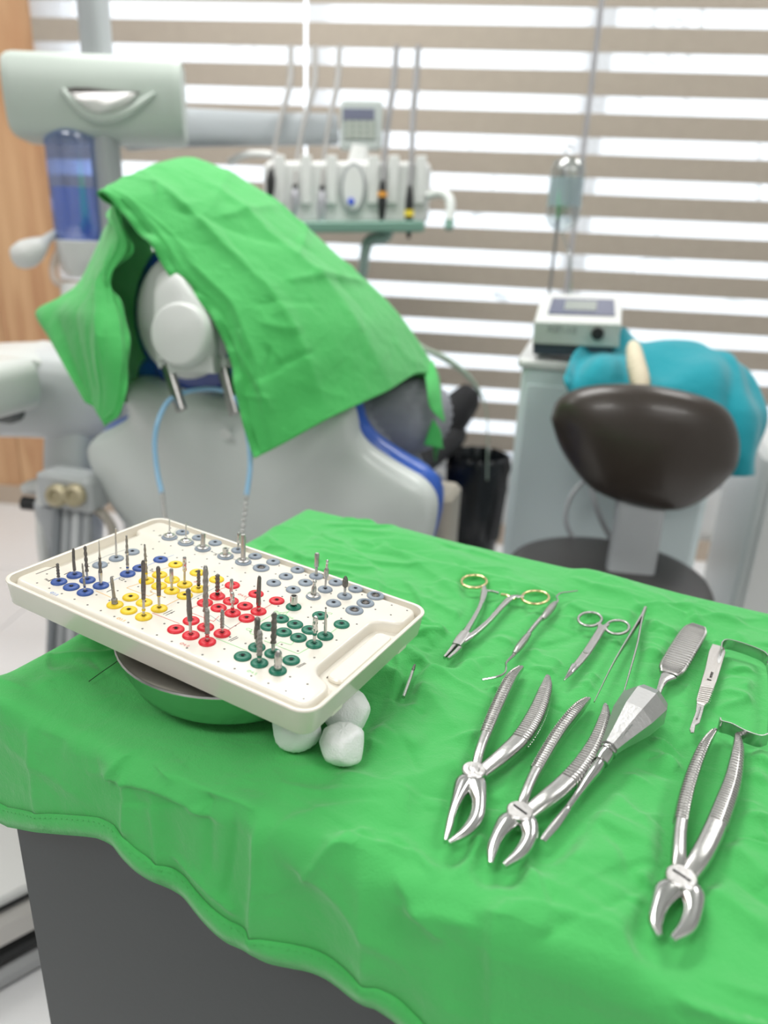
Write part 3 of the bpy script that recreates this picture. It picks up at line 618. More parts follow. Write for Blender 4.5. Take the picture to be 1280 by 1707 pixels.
# ---------------------------------------------------------------- drills and drivers standing in the tray
def drill(base, tip, kind, name, label, rpx, cat='drill', bands=(), kgroup=None):
    b = kp(*base); n2 = nrm(np.cross(KN, CR)); n2 = nrm(np.cross(CR, KN))
    t = PL(*tip, b, n2); ax = nrm(t - b); L = float(np.linalg.norm(t - b)); d = depth(b); r = 1.12 * rpx * d / FPX
    root = thing(name, label, cat, b)
    def sh(r0, r1, h0, h1, m, nm='shank'): return obj(nm, *lathe([(r0, h0), (r0, h0 + .0003), (r1, h1 - .0003), (r1 * .96, h1)], b, ax, 12), m, root)
    def tw(r_, h0, h1, m, turns, nm='cutting_flutes', lobes=2, taper=.92, dpt=.30, pt=1.0):
        n = max(10, int((h1 - h0) / .0004)); vs = []; fs = []; seg = 16; rf = nrm(np.cross(ax, [1, .2, 0])); sf = np.cross(ax, rf)
        for i in range(n + 1):
            q = i / n; rad = r_ * (1 - (1 - taper) * q) * (1 if q < .93 else 1 - .45 * pt * (q - .93) / .07)
            for j in range(seg):
                a = 2 * math.pi * j / seg; mod = 1 - dpt * (0.5 + 0.5 * math.cos(lobes * (a - turns * 2 * math.pi * q)))
                vs.append(b + ax * (h0 + (h1 - h0) * q) + (rf * math.cos(a) + sf * math.sin(a)) * rad * mod)
        for i in range(n):
            for j in range(seg): u_ = i * seg + j; w_ = i * seg + (j + 1) % seg; fs.append((u_, w_, w_ + seg, u_ + seg))
        fs.append(tuple(range(seg - 1, -1, -1))); fs.append(tuple(n * seg + j for j in range(seg)))
        return obj(nm, vs, fs, m, root, angle=50)
    if kind == 'twist':
        sh(r * .62, r * .62, 0, L * .28, STEEL); tw(r, L * .27, L, DARKST, 2.2)
    elif kind == 'straight':
        sh(r * .66, r * .70, 0, L * .22, STEEL); tw(r, L * .20, L, DARKST, .25, lobes=3, taper=.8)
    elif kind == 'long':
        sh(r * .55, r * .55, 0, L * .34, STEEL); tw(r, L * .33, L, DARKST, .4, lobes=4, taper=.86, dpt=.2)
    elif kind == 'grit':
        sh(r * .62, r * .62, 0, L * .28, STEEL); tw(r, L * .27, L, GREYST, 3.0, lobes=2, taper=.95, dpt=.22)
    elif kind == 'stepped':
        sh(r * .7, r * .7, 0, L * .25, STEEL); tw(r * .85, L * .24, L * .5, GREYST, 1, dpt=.15); sh(r * .6, r, L * .5, L * .56, STEEL, 'collar'); tw(r * .8, L * .56, L, GREYST, 1.5, dpt=.25, taper=.7)
    elif kind == 'ball':
        sh(r * .8, r * .7, 0, L * .5, STEEL); sh(r * .7, r * .28, L * .5, L * .92, STEEL, 'neck'); obj('ball_tip', *ellipsoid(b + ax * (L - r * .5), EX, r * .5, EY, r * .5, EZ, r * .5, 10, 8), DARKST, root)
    elif kind == 'lance':
        sh(r * .7, r, 0, L * .3, STEEL); tw(r, L * .3, L * .62, DARKST, 1, taper=.7, pt=0); obj('needle_tip', *lathe([(r * .6, 0), (r * .35, L * .1), (r * .2, L * .36)], b + ax * L * .62, ax, 10), STEEL, root)
    elif kind == 'pin':
        sh(r, r * .8, 0, L, STEEL); 
    elif kind == 'collar':
        obj('collar', *lathe([(r * 1.5, 0), (r * 1.7, L * .06), (r * 1.7, L * .12), (r * 1.45, L * .14), (r * 1.7, L * .17), (r * 1.7, L * .22), (r * 1.2, L * .26)], b, ax, 16), GREYST, root); tw(r, L * .25, L, GREYST, .8, dpt=.12)
    elif kind == 'bud':
        sh(r * .5, r * .5, 0, L * .55, STEEL); tw(r, L * .52, L, POLISH, .35, lobes=5, dpt=.28, taper=.85)
    elif kind == 'flame':
        sh(r * .5, r * .5, 0, L * .45, STEEL); obj('flame_head', *lathe([(r * .5, 0), (r, L * .08), (r * 1.05, L * .28), (r * .75, L * .45), (r * .2, L * .55)], b + ax * L * .45, ax, 14), DARKST, root)
    elif kind == 'dome':
        obj('shank', *lathe([(r, 0), (r * 1.08, L * .3), (r * .9, L * .34), (r * .9, L * .40)], b, ax, 16), STEEL, root)
        obj('rounded_head', *lathe([(r * 1.0, 0), (r * 1.05, L * .1), (r, L * .35), (r * .8, L * .52), (r * .4, L * .60)], b + ax * L * .40, ax, 16), STEEL, root)
    elif kind == 'hex':
        sh(r * .45, r * .45, 0, L * .35, DARKST); obj('socket', *lathe([(r * .9, L * .3), (r, L * .34), (r, L), (r * .72, L), (r * .62, L * .8), (0, L * .78)], b, ax, 16), STEEL, root, angle=30)
        obj('socket_hole', *lathe([(r * .6, L * .82), (0, L * .83)], b, ax, 6), DKHOLE, root)
    elif kind == 'needle':
        obj('washer', *lathe([(GR * .86, .0016), (GR * .86, .0022), (GR * .6, .0024)], b, ax, 24), STEEL, root)
        obj('hub', *lathe([(GR * .55, .0024), (GR * .52, .0032), (GR * .3, .0036), (GR * .22, .0052), (GR * .1, .0058)], b, ax, 20), POLISH, root)
        obj('needle_shaft', *lathe([(r, .0055), (r * .9, L)], b, ax, 10), STEEL, root)
    elif kind == 'post':
        obj('washer', *lathe([(GR * .86, .0016), (GR * .86, .0022), (GR * .62, .0025)], b, ax, 24), STEEL, root)
        obj('post', *lathe([(r * 1.25, .0022), (r * 1.2, .0036), (r, .0040), (r, L * .93), (r * .8, L)], b, ax, 20), SATIN, root)
    elif kind == 'tube':
        obj('washer', *lathe([(GR * .86, .0016), (GR * .86, .0022), (GR * .62, .0025)], b, ax, 24), STEEL, root)
        obj('tube', *lathe([(r * 1.2, .0022), (r, .0035), (r, L * .6), (r * 1.1, L * .62), (r * 1.1, L), (r * .6, L), (r * .5, L * .8), (0, L * .78)], b, ax, 20), STEEL, root)
    elif kind == 'driver':
        sh(r * .42, r * .45, 0, L * .4, STEEL)
        n = 16; vs, fs = sweep([b + ax * (L * q) for q in (.38, .42, .44, .60, .64, .68)], [r * 1.2, r * 1.6, r * 2, r * 2, r * 1.7, r * 1.1], up=CR, seg=24, ex=2)
        for ii in range(len(vs)):
            if (ii // 2) % 2: c_ = b + ax * ((vs[ii] - b) @ ax); vs[ii] = c_ + (vs[ii] - c_) * .86
        obj('knurled_collar', vs, fs, STEEL, root, angle=20); sh(r * .55, r * .5, L * .66, L * .82, POLISH, 'neck')
        obj('ball_end', *ellipsoid(b + ax * L * .88, EX, r * .62, EY, r * .62, EZ, r * .62, 12, 8), POLISH, root)
    elif kind == 'knurl':
        obj('washer', *lathe([(GR * .82, .0016), (GR * .82, .0021), (GR * .6, .0024)], b, ax, 24), STEEL, root)
        vs, fs = sweep([b + ax * (L * q) for q in (.10, .12, .14, .48, .56, .62)], [r * 1.7, r * 2.1, r * 2.1, r * 1.9, r * 1.5, r * 1.0], up=CR, seg=24)
        for ii in range(len(vs)):
            if (ii // 2) % 2: c_ = b + ax * ((vs[ii] - b) @ ax); vs[ii] = c_ + (vs[ii] - c_) * .82
        obj('knurled_collar', vs, fs, STEEL, root, angle=20); obj('ball_end', *ellipsoid(b + ax * L * .82, EX, r * .8, EY, r * .8, EZ, r * .8, 12, 8), POLISH, root); sh(r * .6, r * .5, L * .6, L * .78, POLISH, 'neck')
    elif kind == 'rod':
        sh(r * .6, r * .6, 0, L * .4, STEEL); obj('rod_head', *lathe([(r * .6, 0), (r, L * .05), (r, L * .55), (r * .7, L * .6)], b + ax * L * .4, ax, 14), STEEL, root)
    for h, m_ in bands: obj('colour_band', *lathe([(r * .74, 0), (r * .78, .0003), (r * .78, .0011), (r * .74, .0014)], b + ax * L * h, ax, 12), m_, root)
    return root
BB, YB, RB, GB, KB = RC['blue'], RC['yellow'], RC['red'], RC['green'], DKHOLE
DR = [((98, 970), (95.5, 939), 'twist', 'short dark pilot drill in the leftmost blue ring', 2.6, ()),
      ((124.5, 959.7), (122, 914), 'straight', 'dark tapered drill in the second-row blue ring, left of the spiral one', 2.7, ()),
      ((142, 988), (137, 939), 'stepped', 'slim stepped drill in the blue ring nearest the tray front', 2.2, ((.18, BB),)),
      ((145.9, 967.8), (141.5, 910), 'twist', 'tall spiral drill in a blue ring just behind the slim stepped one', 2.7, ()),
      ((168.3, 977), (164.8, 899), 'lance', 'lance drill with needle point in the rightmost blue ring of the front cluster', 3.0, ((.1, BB),)),
      ((212.8, 957), (210.8, 892), 'stepped', 'tall double-bodied drill in the lone blue ring beside the C2 print', 2.8, ((.16, BB),)),
      ((194, 931.6), (192.5, 881), 'pin', 'thin smooth steel pin in the middle grey ring at the left edge', 1.6, ()),
      ((244.2, 968.9), (241, 907), 'stepped', 'ball-topped drill in the rearmost left yellow ring', 2.8, ((.2, YB),)),
      ((239.5, 1028.8), (238.5, 934), 'long', 'long dark drill in the front yellow ring', 3.6, ((.12, YB),)),
      ((265.3, 1015), (263.5, 944), 'long', 'dark fluted drill with pale shank in the yellow ring beside the parallel black marks', 3.6, ((.3, YB),)),
      ((286.4, 985.5), (285.5, 948), 'rod', 'pale thick headed driver in a middle yellow ring', 3.0, ()),
      ((307.8, 975), (307.5, 928), 'bud', 'steel bud-headed drill with yellow band at the back of the yellow rings', 3.4, ((.5, YB),)),
      ((330.9, 982.7), (331, 950), 'twist', 'short spiral drill in the rightmost yellow ring', 3.0, ((.2, KB),)),
      ((191.7, 1009), (185.5, 961), 'collar', 'leaning grey drill with thick ribbed collar in the leftmost yellow ring', 2.7, ()),
      ((362.3, 994.7), (362.5, 957), 'twist', 'short fluted round-ended drill in the rear red ring', 3.8, ((.25, RB), (.12, KB))),
      ((342.7, 1046), (342.5, 943), 'grit', 'tallest textured spiral drill rising among the red rings', 4.4, ()),
      ((345.5, 1070.8), (345, 1014), 'grit', 'textured grey drill in the front red ring', 4.0, ((.16, RB), (.24, RB))),
      ((318.1, 1060), (313.5, 981), 'long', 'leaning dark-tipped drill with bright shank in the front left red ring', 4.2, ()),
      ((370.2, 1056.7), (370.5, 1016), 'grit', 'short grey rasp drill in the right front red ring', 3.2, ()),
      ((387.7, 1022.8), (387, 987), 'bud', 'bright bud-headed drill in the middle red ring', 3.6, ((.2, RB),)),
      ((384.8, 1002.8), (386, 965), 'rod', 'slim bright driver behind the bud-headed drill in red rings', 2.6, ()),
      ((430.9, 1020), (432, 960), 'straight', 'tall dark drill in the rightmost red cluster', 4.0, ((.14, RB), (.22, RB))),
      ((489.3, 1012), (490, 993), 'hex', 'short steel hex socket driver in the rear green ring', 5.4, ()),
      ((542, 1061), (543, 1012), 'ball', 'thin ball-tipped drill in a green ring near the tray handle', 3.2, ()),
      ((523.6, 1074.7), (526, 1027), 'bud', 'fat round-headed drill in the green ring nearest the handle', 4.6, ((.35, GB),)),
      ((455, 1090), (457, 1021), 'twist', 'dark spiral drill in the green front cluster', 4.8, ()),
      ((428, 1079.8), (429, 1029), 'long', 'wide grey rounded drill at the back of the green front cluster', 5.2, ()),
      ((432.2, 1106.2), (433, 1051), 'grit', 'textured drill in front of the wide grey one in a green ring', 4.8, ((.2, GB),)),
      ((462.9, 1118.8), (464, 1085), 'dome', 'stubby domed steel driver in the frontmost green ring', 5.6, ()),
      ((526.9, 961.3), (528.5, 922), 'rod', 'slim steel rod driver at the back right of the grey rings', 3.6, ()),
      ((541.9, 983), (546, 929), 'driver', 'tall knurled driver with a ball end in a grey ring', 3.8, ()),
      ((522.2, 995), (525, 964), 'knurl', 'short knurled thumb driver with polished ball end', 4.0, ()),
      ((574.4, 994.5), (576, 960), 'flame', 'flame-headed drill in the grey ring right of the knurled drivers', 4.2, ()),
      ((282.5, 896), (282.3, 867), 'needle', 'fine needle on a round washer at the far left corner', 1.1, ()),
      ((309.8, 905), (310, 872), 'needle', 'fine needle on a round washer, second from the far corner', 1.1, ()),
      ((338, 915), (338.5, 889), 'post', 'thick tan steel post on a washer, third from the far corner', 3.4, ()),
      ((375.8, 928), (375.8, 914), 'tube', 'short steel tube on a washer, fourth from the far corner', 4.0, ()),
      ((396.6, 918), (398, 888), 'rod', 'slender steel rod in the small grey ring behind the tall tan post', 2.6, ()),
      ((405.5, 937), (405, 891), 'post', 'tall tan steel post on a washer, fifth from the far corner', 3.6, ())]
for b_, t_, kd, lb, r_, bn in DR:
    nm = {'hex': 'socket_driver', 'driver': 'ball_end_driver', 'knurl': 'thumb_driver', 'needle': 'guide_needle', 'post': 'paralleling_post', 'tube': 'extension_tube', 'pin': 'guide_pin'}.get(kd, 'bone_drill')
    drill(b_, t_, kd, nm, lb, r_, 'drill' if nm == 'bone_drill' else ('driver' if 'driver' in nm else 'dental tool'), bn)

# ---------------------------------------------------------------- steel bowl and gauze balls under the tray
zr = ZT + .036; rb = .085
q1, q3 = Z(194, 1092, zr), Z(360, 1166, zr); md = (q1 + q3) / 2; dd = nrm(q3 - q1); pn_ = np.array([-dd[1], dd[0], 0])
cb = md + pn_ * math.sqrt(rb ** 2 - (np.linalg.norm(q3 - q1) / 2) ** 2)
cb3 = np.array([cb[0], cb[1], ZT + .001])
bowl = thing('steel_bowl', 'round stainless steel bowl holding up the left part of the kit tray', 'bowl', cb3)
hh = zr - ZT - .001
prof = [(rb * .62, 0), (rb * .78, .0015), (rb * .89, hh * .28), (rb * .96, hh * .65), (rb * .985, hh * .93), (rb * 1.0, hh), (rb * .985, hh + .0006), (rb * .965, hh - .0005), (rb * .945, hh * .65), (rb * .87, hh * .32), (rb * .76, .0042), (0, .004)]
obj('bowl_body', *lathe(prof, cb3, EZ, 64), mat('bowl_steel', (.50, .51, .50), .2, 1.0, .04, 30, .04, 200), bowl, angle=60)
obj('rolled_rim', *lathe([(rb * .985, hh - .0008), (rb * 1.006, hh - .0006), (rb * 1.010, hh + .0004), (rb * 1.0, hh + .0014), (rb * .985, hh + .0010)], cb3, EZ, 64), POLISH, bowl)
def gauze(cx, cy, z, rpx, lb, seed, sq=(1, 1, .92), lean=0):
    c = Z(cx, cy, z); r = rpx / FPX * depth(c); rg = np.random.default_rng(seed); dirs = [nrm(rg.normal(size=3) + np.array([0, -.5, .4])) for _ in range(14)]; am = rg.uniform(-.16, .12, 14)
    def f(d):
        s = 1.0
        for q, a in zip(dirs, am): s += a * max(0, d @ q) ** 4
        for q, fl in zip(dirs[:9], (.80, .84, .88, .82, .86, .9, .84, .88, .8)): s = min(s, s * .25 + .75 * fl / max(.35, d @ q))          # pressed flats
        a = math.atan2(d[1], d[0]); return s + .018 * math.sin(9 * a + 5 * d[2]) * max(0, d[2]) + .01 * math.sin(17 * a)
    v_, f_ = ellipsoid(c, EX, r * sq[0], EY, r * sq[1], EZ, r * sq[2], 40, 26, f)
    zmin = min(q[2] for q in v_); dz = ZT - zmin - .001
    for q in v_: q[2] += dz
    o = obj('gauze_ball', v_, f_, COTTON, None, angle=180); tag(o, lb, 'gauze')
    a_ = min(v_, key=lambda q: abs(q[2] - c[2] - dz) - q[1] * 0.2)
gauze(571, 1238, ZT + .014, 40, 'white gauze ball in front, clear of the tray corner', 3)
gauze(497, 1212, ZT + .014, 43, 'white gauze ball half hidden under the near corner of the tray', 11, (1.08, .95, .9))
gauze(578, 1182, ZT + .015, 41, 'white creased gauze ball beneath the tray handle, behind the other two', 21, (1.05, 1, .98))
# the support under the far part of the tray
thr = [Z(148, 1136, ZT + .0028), Z(170, 1120, ZT + .0035), Z(193, 1104, ZT + .0045), Z(215, 1085, ZT + .004)]
tag(obj('suture_thread', *sweep(thr, .0006, n=16, seg=6), BLACK), 'thin black suture thread trailing from under the steel bowl', 'thread')

# ---------------------------------------------------------------- hand instruments on the cloth
ZI = ZT + .0026
def Q(px, dz=0.0): return [Z(x, y, ZI + dz) for x, y in px]
def wm(px, wpx_): return [w * depth(Z(x, y, ZI)) / FPX for (x, y), w in zip(px, wpx_)]
def lift(pts, hs): return [p + EZ * h for p, h in zip(pts, hs)]

def forceps(name_label, lh, lw, rh, rw, joint, jr, jl, jlw, jrr, jrw, slot_=True, kn=(.30, .98), beak_up=.0):
    root = thing('extraction_forceps', name_label, 'forceps', Z(*joint, ZT))
    Hh = .0085
    for pts, ws, side in ((lh, lw, -1), (rh, rw, 1)):
        q = Q(pts); w_ = [x * (.74 if side < 0 else .80) for x in wm(pts, ws)]; hs = [.0040] + [Hh] * (len(q) - 2) + [.0055]
        q = [p + EZ * (h / 2) for p, h in zip(q, hs)]; N = 130
        hnd = obj('handle', *sweep(q, w_, hs, n=N, seg=20, ex=3.2), STEEL, root, angle=60)
        # knurled ridges on the outer side
        c = catmull(np.hstack([np.array(q), np.array(w_)[:, None], np.array(hs)[:, None]]), 200); mb = MB()
        acc = 0.0
        for i in range(2, 198):
            f_ = i / 200
            step = np.linalg.norm(c[i, :3] - c[i - 1, :3]); acc += step
            if f_ < .03 or f_ > .62 or acc < .0022: continue
            acc = 0.0
            t = nrm(c[i + 1, :3] - c[i - 1, :3]); s = nrm(np.cross(t, EZ)) * (-side if np.cross(t, EZ) @ KU * 1 < 0 else side); w1, h1 = c[i, 3], c[i, 4]
            s = nrm(np.cross(t, EZ)); s = s * (1 if (s @ TA) * side > 0 else -1)
            arc2 = [c[i, :3] + s * (w1 / 2 * 1.02 * math.copysign(abs(math.cos(a)) ** .625, math.cos(a))) + EZ * (h1 / 2 * 1.03 * math.copysign(abs(math.sin(a)) ** .625, math.sin(a))) for a in np.linspace(-.9, 2.2, 9)]
            nseg = 4
            for g in range(nseg):
                a, b = arc2[g * 2], arc2[g * 2 + 2]; mm = arc2[g * 2 + 1]
                a = a * .9 + mm * .1; b = b * .9 + mm * .1; sh = t * (.00022 if g % 2 else -.00022)
                mb.add(*sweep([a + sh, mm + sh, b + sh], .0015, .0014, up=t, seg=5))
        o = mb.obj('knurling', STEEL, hnd); o['kind'] = 'stuff'
    jc = Z(*joint, ZI); r1 = jr[0] * depth(jc) / FPX
    obj('joint', *lathe([(r1 * .98, .0005), (r1, .003), (r1, .0085), (r1 * .9, .0091), (0, .0092)], jc, EZ, 32), SATIN, root, angle=20)
    if slot_:
        d = nrm(TA * .9 - TB * .35); obj('screw_slot', *box(jc + EZ * .0093, d, np.cross(EZ, d), EZ, r1 * 1.25, r1 * .14, .0004), DKHOLE, root)
    else: obj('joint_boss', *lathe([(r1 * .5, .0090), (r1 * .4, .0097), (0, .0099)], jc, EZ, 20), SATIN, root)
    for pts, ws in ((jl, jlw), (jrr, jrw)):
        pts = [tuple(np.array(joint) * .45 + np.array(pts[0]) * .55)] + list(pts); ws = [ws[0] * 1.35, ws[0] * 1.45] + [x * 1.12 for x in ws[1:]]
        q = Q(pts); w_ = wm(pts, ws); hs = list(np.linspace(.0085, .0035, len(q))); hs[0] = .0075
        q = [p + EZ * (.0045 + beak_up * i / len(q)) for i, p in enumerate(q)]
        jaw = obj('beak', *sweep(q, w_, hs, n=40, seg=16, ex=2.4), POLISH, root, angle=80)
    return root
f1 = forceps('upper root forceps with narrow offset beaks, left of three, below the hooked probe', [(869, 1117), (850, 1143), (828, 1188), (810, 1232), (798, 1265), (790, 1296)], [10, 24, 27, 26, 24, 22],
             [(912, 1132), (907, 1160), (892, 1200), (868, 1240), (838, 1270), (800, 1297)], [8, 26, 36, 38, 36, 30], (788, 1302), (20, 15),
             [(771, 1318), (760, 1345), (752, 1368), (747, 1390), (741, 1414)], [22, 18, 13, 12, 6], [(792, 1320), (797, 1345), (793, 1373), (775, 1397), (747, 1417)], [26, 24, 22, 17, 6], False)
f2 = forceps('molar forceps with open rounded beaks, middle of the three, beside the pear handle', [(981, 1170), (962, 1192), (935, 1225), (910, 1265), (888, 1305), (873, 1340), (864, 1364)], [9, 22, 25, 26, 25, 24, 22],
             [(1008, 1180), (1004, 1212), (990, 1250), (965, 1290), (935, 1322), (905, 1347), (874, 1368)], [8, 24, 32, 38, 40, 38, 32], (864, 1371), (22, 16),
             [(843, 1383), (828, 1405), (819, 1428), (816, 1452)], [23, 20, 17, 8], [(879, 1386), (880, 1408), (866, 1432), (838, 1455)], [24, 23, 20, 9])
f3 = forceps('molar forceps with wide open beaks at the right, below the wire retractor', [(1191, 1222), (1172, 1255), (1154, 1298), (1140, 1345), (1131, 1395), (1128, 1440), (1128, 1470)], [9, 20, 25, 28, 30, 32, 30],
             [(1227, 1228), (1226, 1262), (1218, 1310), (1204, 1352), (1186, 1398), (1165, 1440), (1140, 1474)], [9, 22, 32, 38, 42, 42, 36], (1131, 1482), (25, 18),
             [(1107, 1500), (1096, 1522), (1090, 1548), (1096, 1573)], [28, 26, 21, 9], [(1150, 1502), (1152, 1528), (1142, 1556), (1117, 1579)], [30, 28, 24, 10])

# elevator with pear-shaped faceted handle
root = thing('root_elevator', 'root elevator with large faceted pear-shaped handle and gouge tip', 'dental tool', Z(1000, 1285, ZT))
px = [(1010, 1272), (1022, 1257), (1048, 1225), (1068, 1202), (1076, 1193), (1083, 1186)]; ws = [30, 42, 72, 80, 66, 42]
q = Q(px); w_ = wm(px, ws); hz = [.006, .0085, .0125, .0135, .0125, .0115]
q = [np.array([p[0], p[1], ZT + .0140]) for p in q]
obj('pear_handle', *sweep(q, w_, [x * .92 for x in w_], n=None, seg=8, ex=2), mat('handle_alloy', (.56, .56, .56), .38, 1.0, .05, 60, .1, 400), root, smooth=False)
pf = [(1011, 1271), (1004, 1279), (998, 1287)]; q2_ = Q(pf); q2_ = [np.array([p[0], p[1], ZT + z_]) for p, z_ in zip(q2_, (.0130, .0115, .0100))]
mbf = MB().add(*sweep(q2_, [x * 1.0 for x in wm(pf, [25, 27, 25])], n=8, seg=24)); mbf.obj('ferrule', POLISH, root)
obj('ferrule_ring', *sweep([q2_[0] * .7 + q2_[1] * .3, q2_[0] * .5 + q2_[1] * .5], [x * 1.1 for x in wm(pf[:2], [28, 28])], seg=24), POLISH, root)
pb = [(999, 1286), (990, 1298), (978, 1312), (962, 1333), (945, 1355), (925, 1380), (904, 1405)]
q = [np.array([p[0], p[1], ZT + z_]) for p, z_ in zip(Q(pb), (.0105, .0095, .0085, .0070, .0060, .0050, .0045))]
obj('shaft', *sweep(q[:5], wm(pb[:5], [17, 20, 17, 12, 11]), n=30, seg=16), POLISH, root)
obj('gouge_blade', *sweep(q[4:], wm(pb[4:], [11, 15, 11]), [x * .5 for x in wm(pb[4:], [11, 9, 4])], n=20, seg=14, ex=2.6), POLISH, root)
hp = lift(Q([(1035, 1252)]), [0])[0]; h0 = Z(1038, 1231, ZT + .0255); h1 = Z(1063, 1199, ZT + .0255)
text_obj('engraving', 'CE Germany Stainless', .0021, Z(1036, 1232, ZT + .0262), nrm(h1 - h0), np.cross(EZ, nrm(h1 - h0)), mat('engraved_grey', (.25, .25, .25), .5), root, .00015)

# ribbed flat handle raspatory, its neck under the pear handle
root = thing('bone_curette', 'flat ribbed steel handle instrument reaching up from behind the pear handle', 'dental tool', Z(1110, 1130, ZT))
px = [(1113, 1132), (1120, 1119), (1140, 1085), (1156, 1060), (1163, 1051)]; q = [p + EZ * .004 for p in Q(px)]
def ripf(i, k_): return 1.0 + (.07 if (i % 2) else -.05)
obj('ribbed_handle', *sweep(q, wm(px, [28, 40, 40, 36, 22]), [.0036, .0042, .0042, .004, .003], n=74, seg=16, ex=4, rip=ripf), SATIN, root, angle=25)
mb = MB(); c = catmull(np.hstack([np.array(q), np.array(wm(px, [24, 38, 38, 34, 18]))[:, None]]), 40)
for i in range(3, 38):
    t = nrm(c[i, :3] - c[i - 1, :3]); s = nrm(np.cross(t, EZ)); a = c[i, :3] + EZ * .0021
    mb.add(*sweep([a - s * c[i, 3] * .45, a, a + s * c[i, 3] * .45], .0007, .0012, up=EZ, seg=4))
o = mb.obj('ribs', STEEL, root); o['kind'] = 'stuff'
pn = [(1114, 1133), (1104, 1142), (1097, 1158), (1089, 1180), (1075, 1205)]
obj('neck', *sweep([p + EZ * .0035 for p in Q(pn)], wm(pn, [26, 14, 10, 13, 12]), [.0036, .003, .0028, .003, .003], n=24, seg=12, ex=3), STEEL, root)

# needle holder with gold rings
def ring3(cx, cy, rx, ry, w, m, parent, nm='finger_ring', dz=.003, h=.0026):
    q = [Z(cx + rx * math.cos(a), cy + ry * math.sin(a), ZI) + EZ * dz for a in np.linspace(0, 2 * math.pi, 41)]
    ws = w * depth(q[0]) / FPX; mb = MB(); v, f = sweep(q, ws, h, seg=10, cap=False); return obj(nm, v, f, m, parent, angle=180)
root = thing('needle_holder', 'needle holder with gold finger rings lying nearest the far edge', 'needle holder', Z(768, 1072, ZT))
ring3(789.6, 974.3, 21, 10.5, 5, GOLD, root); ring3(891.7, 1001, 22.5, 11, 5, GOLD, root)
A_ = [(806, 982), (806, 993), (800, 1015), (786, 1042), (771, 1065)]; B_ = [(872, 1000), (853, 1001), (836, 1016), (815, 1040), (790, 1062), (766, 1078)]
ga = obj('arm', *sweep([p + EZ * .003 for p in Q(A_)], wm(A_, [6, 11, 8, 9, 13]), [.0026, .003, .0034, .0036, .004], n=40, seg=12, ex=2.6), STEEL, root)
gb = obj('arm', *sweep([p + EZ * .003 for p in Q(B_)], wm(B_, [6, 11, 10, 9, 11, 13]), [.0026, .003, .0034, .0036, .004, .004], n=40, seg=12, ex=2.6), STEEL, root)
for (pp, m_) in (([(806, 990), (820, 991), (831, 994)], STEEL), ([(834, 996), (846, 998), (858, 1003)], GOLD)): obj('ratchet', *sweep([p + EZ * .003 for p in Q(pp)], wm(pp, [7, 5, 4] if m_ is STEEL else [4, 6, 8]), .0022, n=10, seg=8, ex=4), m_, root)
obj('box_joint', *sweep([p + EZ * .0032 for p in Q([(775, 1062), (767, 1073), (760, 1083)])], wm([(775, 1062), (767, 1073), (760, 1083)], [17, 19, 17]), .0052, n=10, seg=14, ex=3.5), SATIN, root)
for pp in ([(757, 1082), (749, 1092), (740, 1102)], [(766, 1086), (757, 1095), (746, 1104)]): obj('jaw', *sweep([p + EZ * .003 for p in Q(pp)], wm(pp, [8, 7, 5]), [.004, .0035, .0028], n=10, seg=10, ex=3), STEEL, root)
obj('jaw_insert', *sweep([p + EZ * .0045 for p in Q([(761, 1085), (744, 1102)])], .0008, .0014, seg=6), DKHOLE, root)

# double-ended probe
root = thing('dental_probe', 'slim double-ended probe with knurled grips and hooked tip', 'dental tool', Z(880, 1065, ZT))
hp_ = [(853, 1098), (928, 1008)]; q = [p + EZ * .0035 for p in Q([(857, 1094), (888, 1052), (924, 1012)])]
obj('handle', *sweep(q, wm([(857, 1094), (888, 1052), (924, 1012)], [7, 8, 7]), n=16, seg=12), STEEL, root)
for a, b in (((856, 1096), (881, 1063)), ((903, 1038), (925, 1011))):
    pts = [tuple(np.array(a) * (1 - t) + np.array(b) * t) for t in np.linspace(0, 1, 5)]
    obj('grip', *sweep([p + EZ * .0035 for p in Q(pts)], wm(pts, [7, 12, 12.5, 12, 8]), n=44, seg=12, rip=lambda i, k_: 1 + (.05 if i % 2 else -.03)), SATIN, root, angle=25)
for pts, ws in (([(856, 1096), (849, 1103), (843, 1110), (843, 1118), (840, 1127), (828, 1133), (803, 1138)], [7, 5, 4, 3.6, 3.6, 4, 4.5]), ([(925, 1011), (929, 1005), (927, 999), (934, 993), (948, 991), (962, 989)], [6, 4, 3.5, 3.2, 3, 2.5])):
    obj('hooked_tip', *sweep([p + EZ * .0025 for p in Q(pts)], wm(pts, ws), n=40, seg=8), POLISH, root)

# suture scissors
root = thing('surgical_scissors', 'small closed steel scissors with round finger rings, left of the tweezers', 'scissors', Z(1001, 1053, ZT))
ring3(982.4, 1037.5, 19.5, 11.5, 5, SATIN, root); ring3(1028, 1051, 19.5, 11.5, 5, SATIN, root)
for pts, ws in (([(996, 1044), (1000, 1052), (989, 1070), (972, 1096), (955, 1118)], [7, 10, 9, 9, 8]), ([(1012, 1046), (1003, 1054), (993, 1072), (976, 1098), (958, 1119)], [7, 10, 9, 9, 8])):
    obj('shank', *sweep([p + EZ * .0028 for p in Q(pts)], wm(pts, ws), [.0022, .003, .003, .003, .0026], n=30, seg=10, ex=3), SATIN, root)
obj('blade', *sweep([p + EZ * .0028 for p in Q([(958, 1115), (950, 1126), (939, 1140)])], wm([(958, 1115), (950, 1126), (939, 1140)], [13, 10, 1.5]), [.003, .0026, .001], n=14, seg=10, ex=3), POLISH, root)
obj('pivot_screw', *lathe([(.0022, 0), (.0020, .0006), (0, .0008)], Z(975, 1095, ZI) + EZ * .0042, EZ, 14), STEEL, root)

